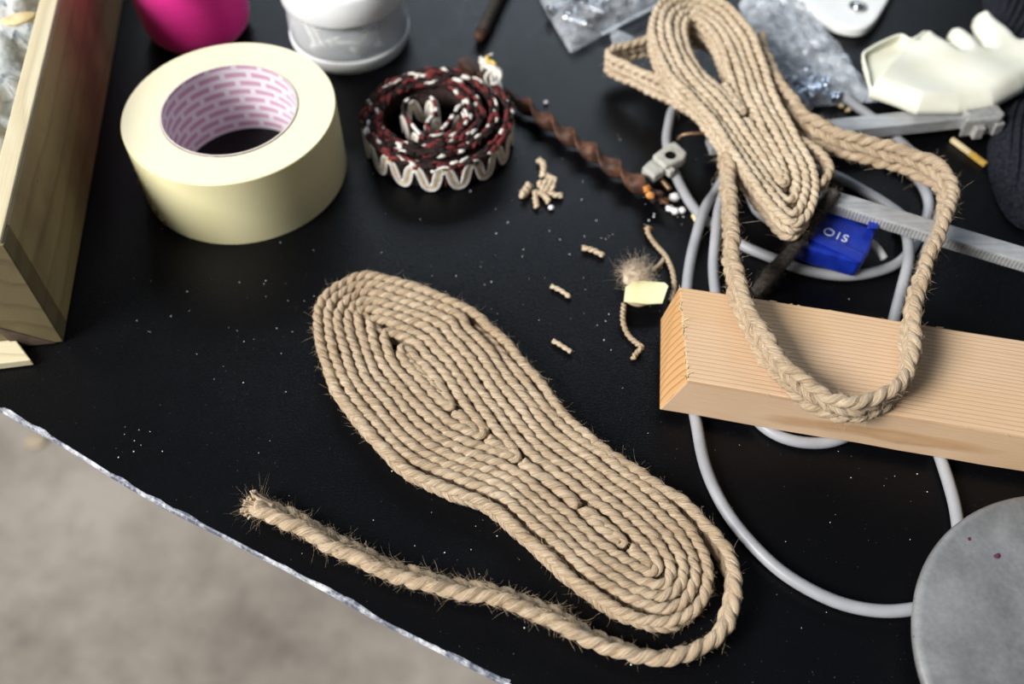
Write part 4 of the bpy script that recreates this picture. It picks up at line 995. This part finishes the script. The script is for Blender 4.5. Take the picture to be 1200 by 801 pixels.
# ------------------------------------------------------------------ dark knit cloth
kp_ = px_poly([(1150, -40), (1150, 5), (1158, 50), (1166, 100), (1160, 150), (1156, 185), (1160, 215), (1172, 245), (1186, 262), (1215, 272), (1330, 262), (1330, -30)], .0)
kp_ = spline(kp_, .004, True)
base_d = nrm(at(1160, 190)[:2]-at(1215, 40)[:2]); perp = np.array([-base_d[1], base_d[0]])
def ribs(x, y):
    u_ = x*perp[0]+y*perp[1]+.006*np.sin((x*base_d[0]+y*base_d[1])*30); return .0030*np.abs(np.sin(u_*math.pi/.0050))+.003*np.sin(x*45+y*30)
mb = MB(); sheet(mb, kp_, .0110, .018, .0007, .0006, wrinkle=ribs); tag(mb.build('knit_cloth', KNIT), 'dark ribbed knit cloth at the right edge under the glove', 'cloth')

# ------------------------------------------------------------------ matchstick-like stub
mb = MB(); A_, B_ = at(1115, 163, .0018), at(1155, 193, .0018)
stk = thing('wood_stick', 'short wood stick with an ochre end near the knit cloth', 'stick', loc=(A_[0], A_[1], 0)); oS = np.array([A_[0], A_[1], 0])
mb.box((0, -.0012, -.0014), (np.linalg.norm(B_-A_)*.55, .0012, .0014), frame(A_-oS, B_-A_)); mb.build('bare_end', SHAV, stk, smooth_=False, bevel=.0003)
mb = MB(); mb.box((np.linalg.norm(B_-A_)*.55, -.0013, -.0015), (np.linalg.norm(B_-A_), .0013, .0015), frame(A_-oS, B_-A_)); mb.build('ochre_end', MATCHY, stk, smooth_=False, bevel=.0003)

# ------------------------------------------------------------------ jute tuft with yellow paper
tuft = thing('jute_tuft', 'frayed jute tuft with two curled strands and a yellow paper tab', 'jute scrap', loc=tuple(at(750, 335, 0)))
oT = np.array(tuft.location)
mb = MB()
for pts in ([(760, 266), (759, 272), (768, 286), (780, 300), (788, 318), (790, 336), (786, 352)], [(731, 356), (730, 376), (736, 392), (746, 402), (752, 407), (746, 413), (742, 420)]):
    P = spline(np.array([at(x, y, .0022+.0015*math.sin(i*2.)) for i, (x, y) in enumerate(pts)])-oT, .001)
    T = tangents(P); B = nrm(np.array([0, 0, 1.])-T*T[:, 2:3]); rope(mb, P, np.cross(B, T), B, .00095, .0007, .006, -1, False, sides=6)
for pts in ([(735, 352), (748, 357), (762, 353)], [(765, 316), (773, 310), (778, 303)]):
    mb.tube(spline(np.array([at(x, y, .002) for x, y in pts])-oT, .001), .0012, 6)
mb.build('strand', JUTE, tuft)
mb = MB(); k = 1500; c_ = at(745, 322, .005)-oT; bp_ = c_+RNG.normal(0, 1, (k, 3))*np.array([.0036, .0046, .0016]); bp_[:, 2] = np.abs(bp_[:, 2])+.0005
mb.hairs(bp_, RNG.normal(0, 1, (k, 3))*np.array([1, 1, .5]), RNG.uniform(.0015, .0042, k), .00009, 2.2)
mb.blob(c_-np.array([0, 0, .001]), (.0072, .0085, .0042), seg=14, rings=8, jit=.12); tag(mb.build('fluff', FLUFF, tuft), kind='stuff')
yp = [(731, 353), (733, 336), (744, 328), (779, 331), (783, 335), (776, 355), (760, 356)]
mb = MB(); tp_ = np.array([at(x, y, .0075+.0006*math.sin(x*.2)) for x, y in yp])-oT; mb.hull((tp_-np.array([0, 0, .0004]))[::-1], tp_[::-1]); tag(mb.build('paper_tab', YELP, tuft, smooth_=False), 'pale yellow paper tab')

# ------------------------------------------------------------------ jute offcuts
def offcut(pts, r, label, m=JUTE2, group='jute offcuts on the table', z=None):
    P = spline(np.array([at(p[0], p[1], r+.0002 if len(p) < 3 else p[2]) for p in pts]), .001)
    mb = MB(); T = tangents(P); B = nrm(np.array([0, 0, 1.])-T*T[:, 2:3]); rope(mb, P, np.cross(B, T), B, r*.62, r*.42, .007, -1, False, random.random()*6, 6)
    return tag(mb.build('jute_offcut', m), label, 'jute offcut', group)
offcut([(683, 290), (695, 293), (707, 299)], .0017, 'short jute offcut nearest the auger bit')
offcut([(646, 335), (657, 340), (668, 348)], .0014, 'short jute offcut beside the widest part of the sole')
offcut([(648, 399), (657, 404), (669, 412)], .0014, 'short jute offcut lowest of the three right of the sole')
for i, (p, r, lb) in enumerate((
        ([(631, 187), (637, 193), (636, 206)], .0022, 'bent jute offcut standing highest on the small scrap heap'),
        ([(640, 205), (646, 208), (651, 211, .006)], .0018, 'thin jute offcut at the upper right of the scrap heap'),
        ([(631, 216, .0045), (640, 214, .0045), (650, 212, .0045)], .0026, 'thick jute offcut across the middle of the scrap heap'),
        ([(634, 221, .0045), (642, 220, .0045), (650, 219, .0045)], .0024, 'second thick jute offcut in the middle of the scrap heap'),
        ([(625, 226), (636, 227), (643, 236)], .0021, 'curved jute offcut at the front of the scrap heap'),
        ([(627, 229), (628, 236), (629, 242)], .0019, 'short upright jute offcut at the front of the scrap heap'),
        ([(641, 225), (650, 228), (659, 229)], .0019, 'straight jute offcut at the right end of the scrap heap'),
        ([(612, 229), (617, 222), (621, 216)], .0028, 'orange brown jute stub left of the scrap heap'))):
    offcut(p, r, lb, JUTE2, 'jute offcuts in the small scrap heap')
for i, (x, y, r, lb) in enumerate(((790, 231, .0034, 'largest white pellet beside the auger tip'), (785, 244, .0026, 'white pellet left of the row below the clamp foot'), (791, 247, .0026, 'white pellet in the middle of the row below the clamp foot'), (799, 246, .0024, 'white pellet right of the row below the clamp foot'), (646, 243, .0018, 'white pellet at the foot of the jute scrap heap'), (640, 120, .0016, 'white pellet above the auger bit'))):
    mb = MB(); mb.blob(at(x, y, r*.8), (r, r*.85, r*.8), seg=9, rings=6, jit=.14); tag(mb.build('white_pellet', PELLET), lb, 'pellet', 'white pellets')
for (x, y, lb) in ((779, 235, 'orange rust flake at the auger tip'), (760, 268, 'small tan crumb above the jute tuft strand')):
    mb = MB(); mb.blob(at(x, y, .0018), (.0028, .0022, .0018), seg=8, rings=5, jit=.22); tag(mb.build('rust_flake', RUSTY), lb, 'flake')
mb = MB(); mb.tube(spline(np.array([at(812, 252, .002), at(817, 260, .002), at(819, 268, .002)]), .001), .0014, 6); tag(mb.build('wood_splinter', SHAV), 'thin tan splinter beside the crossing cables', 'splinter')
mb = MB(); mb.tube(spline(np.array([at(771, 206, .004), at(778, 214, .003), at(785, 222, .002)]), .001), .0016, 6); tag(mb.build('wood_splinter', COPPER), 'brown splinter under the pale clamp foot', 'splinter')

# dust and crumbs on the vinyl
mb = MB()
def crumbs(n, cx, cy, sx, sy, rmin, rmax):
    for _ in range(n):
        x, y = random.gauss(cx, sx), random.gauss(cy, sy)
        if y > 470+.53*x: continue
        r = random.uniform(rmin, rmax); mb.blob(at(x, y, r*.66), (r, r*random.uniform(.4, 1), r*.5), Matrix.Rotation(random.random()*6, 3, 'Z'), 5, 3, jit=.2)
crumbs(36, 690, 250, 60, 55, .00015, .0005); crumbs(34, 640, 330, 120, 80, .00015, .0005); crumbs(25, 250, 330, 70, 50, .00015, .0004); crumbs(10, 160, 515, 22, 12, .0002, .0005)
crumbs(80, 500, 300, 300, 180, .00015, .0004); crumbs(18, 1000, 600, 120, 90, .0002, .0004); crumbs(25, 600, 620, 150, 70, .0002, .0005); crumbs(10, 790, 245, 14, 10, .0004, .0009)
tag(mb.build('dust_crumbs', PELLET), 'pale dust and crumbs scattered over the black vinyl', 'crumbs', kind='stuff')
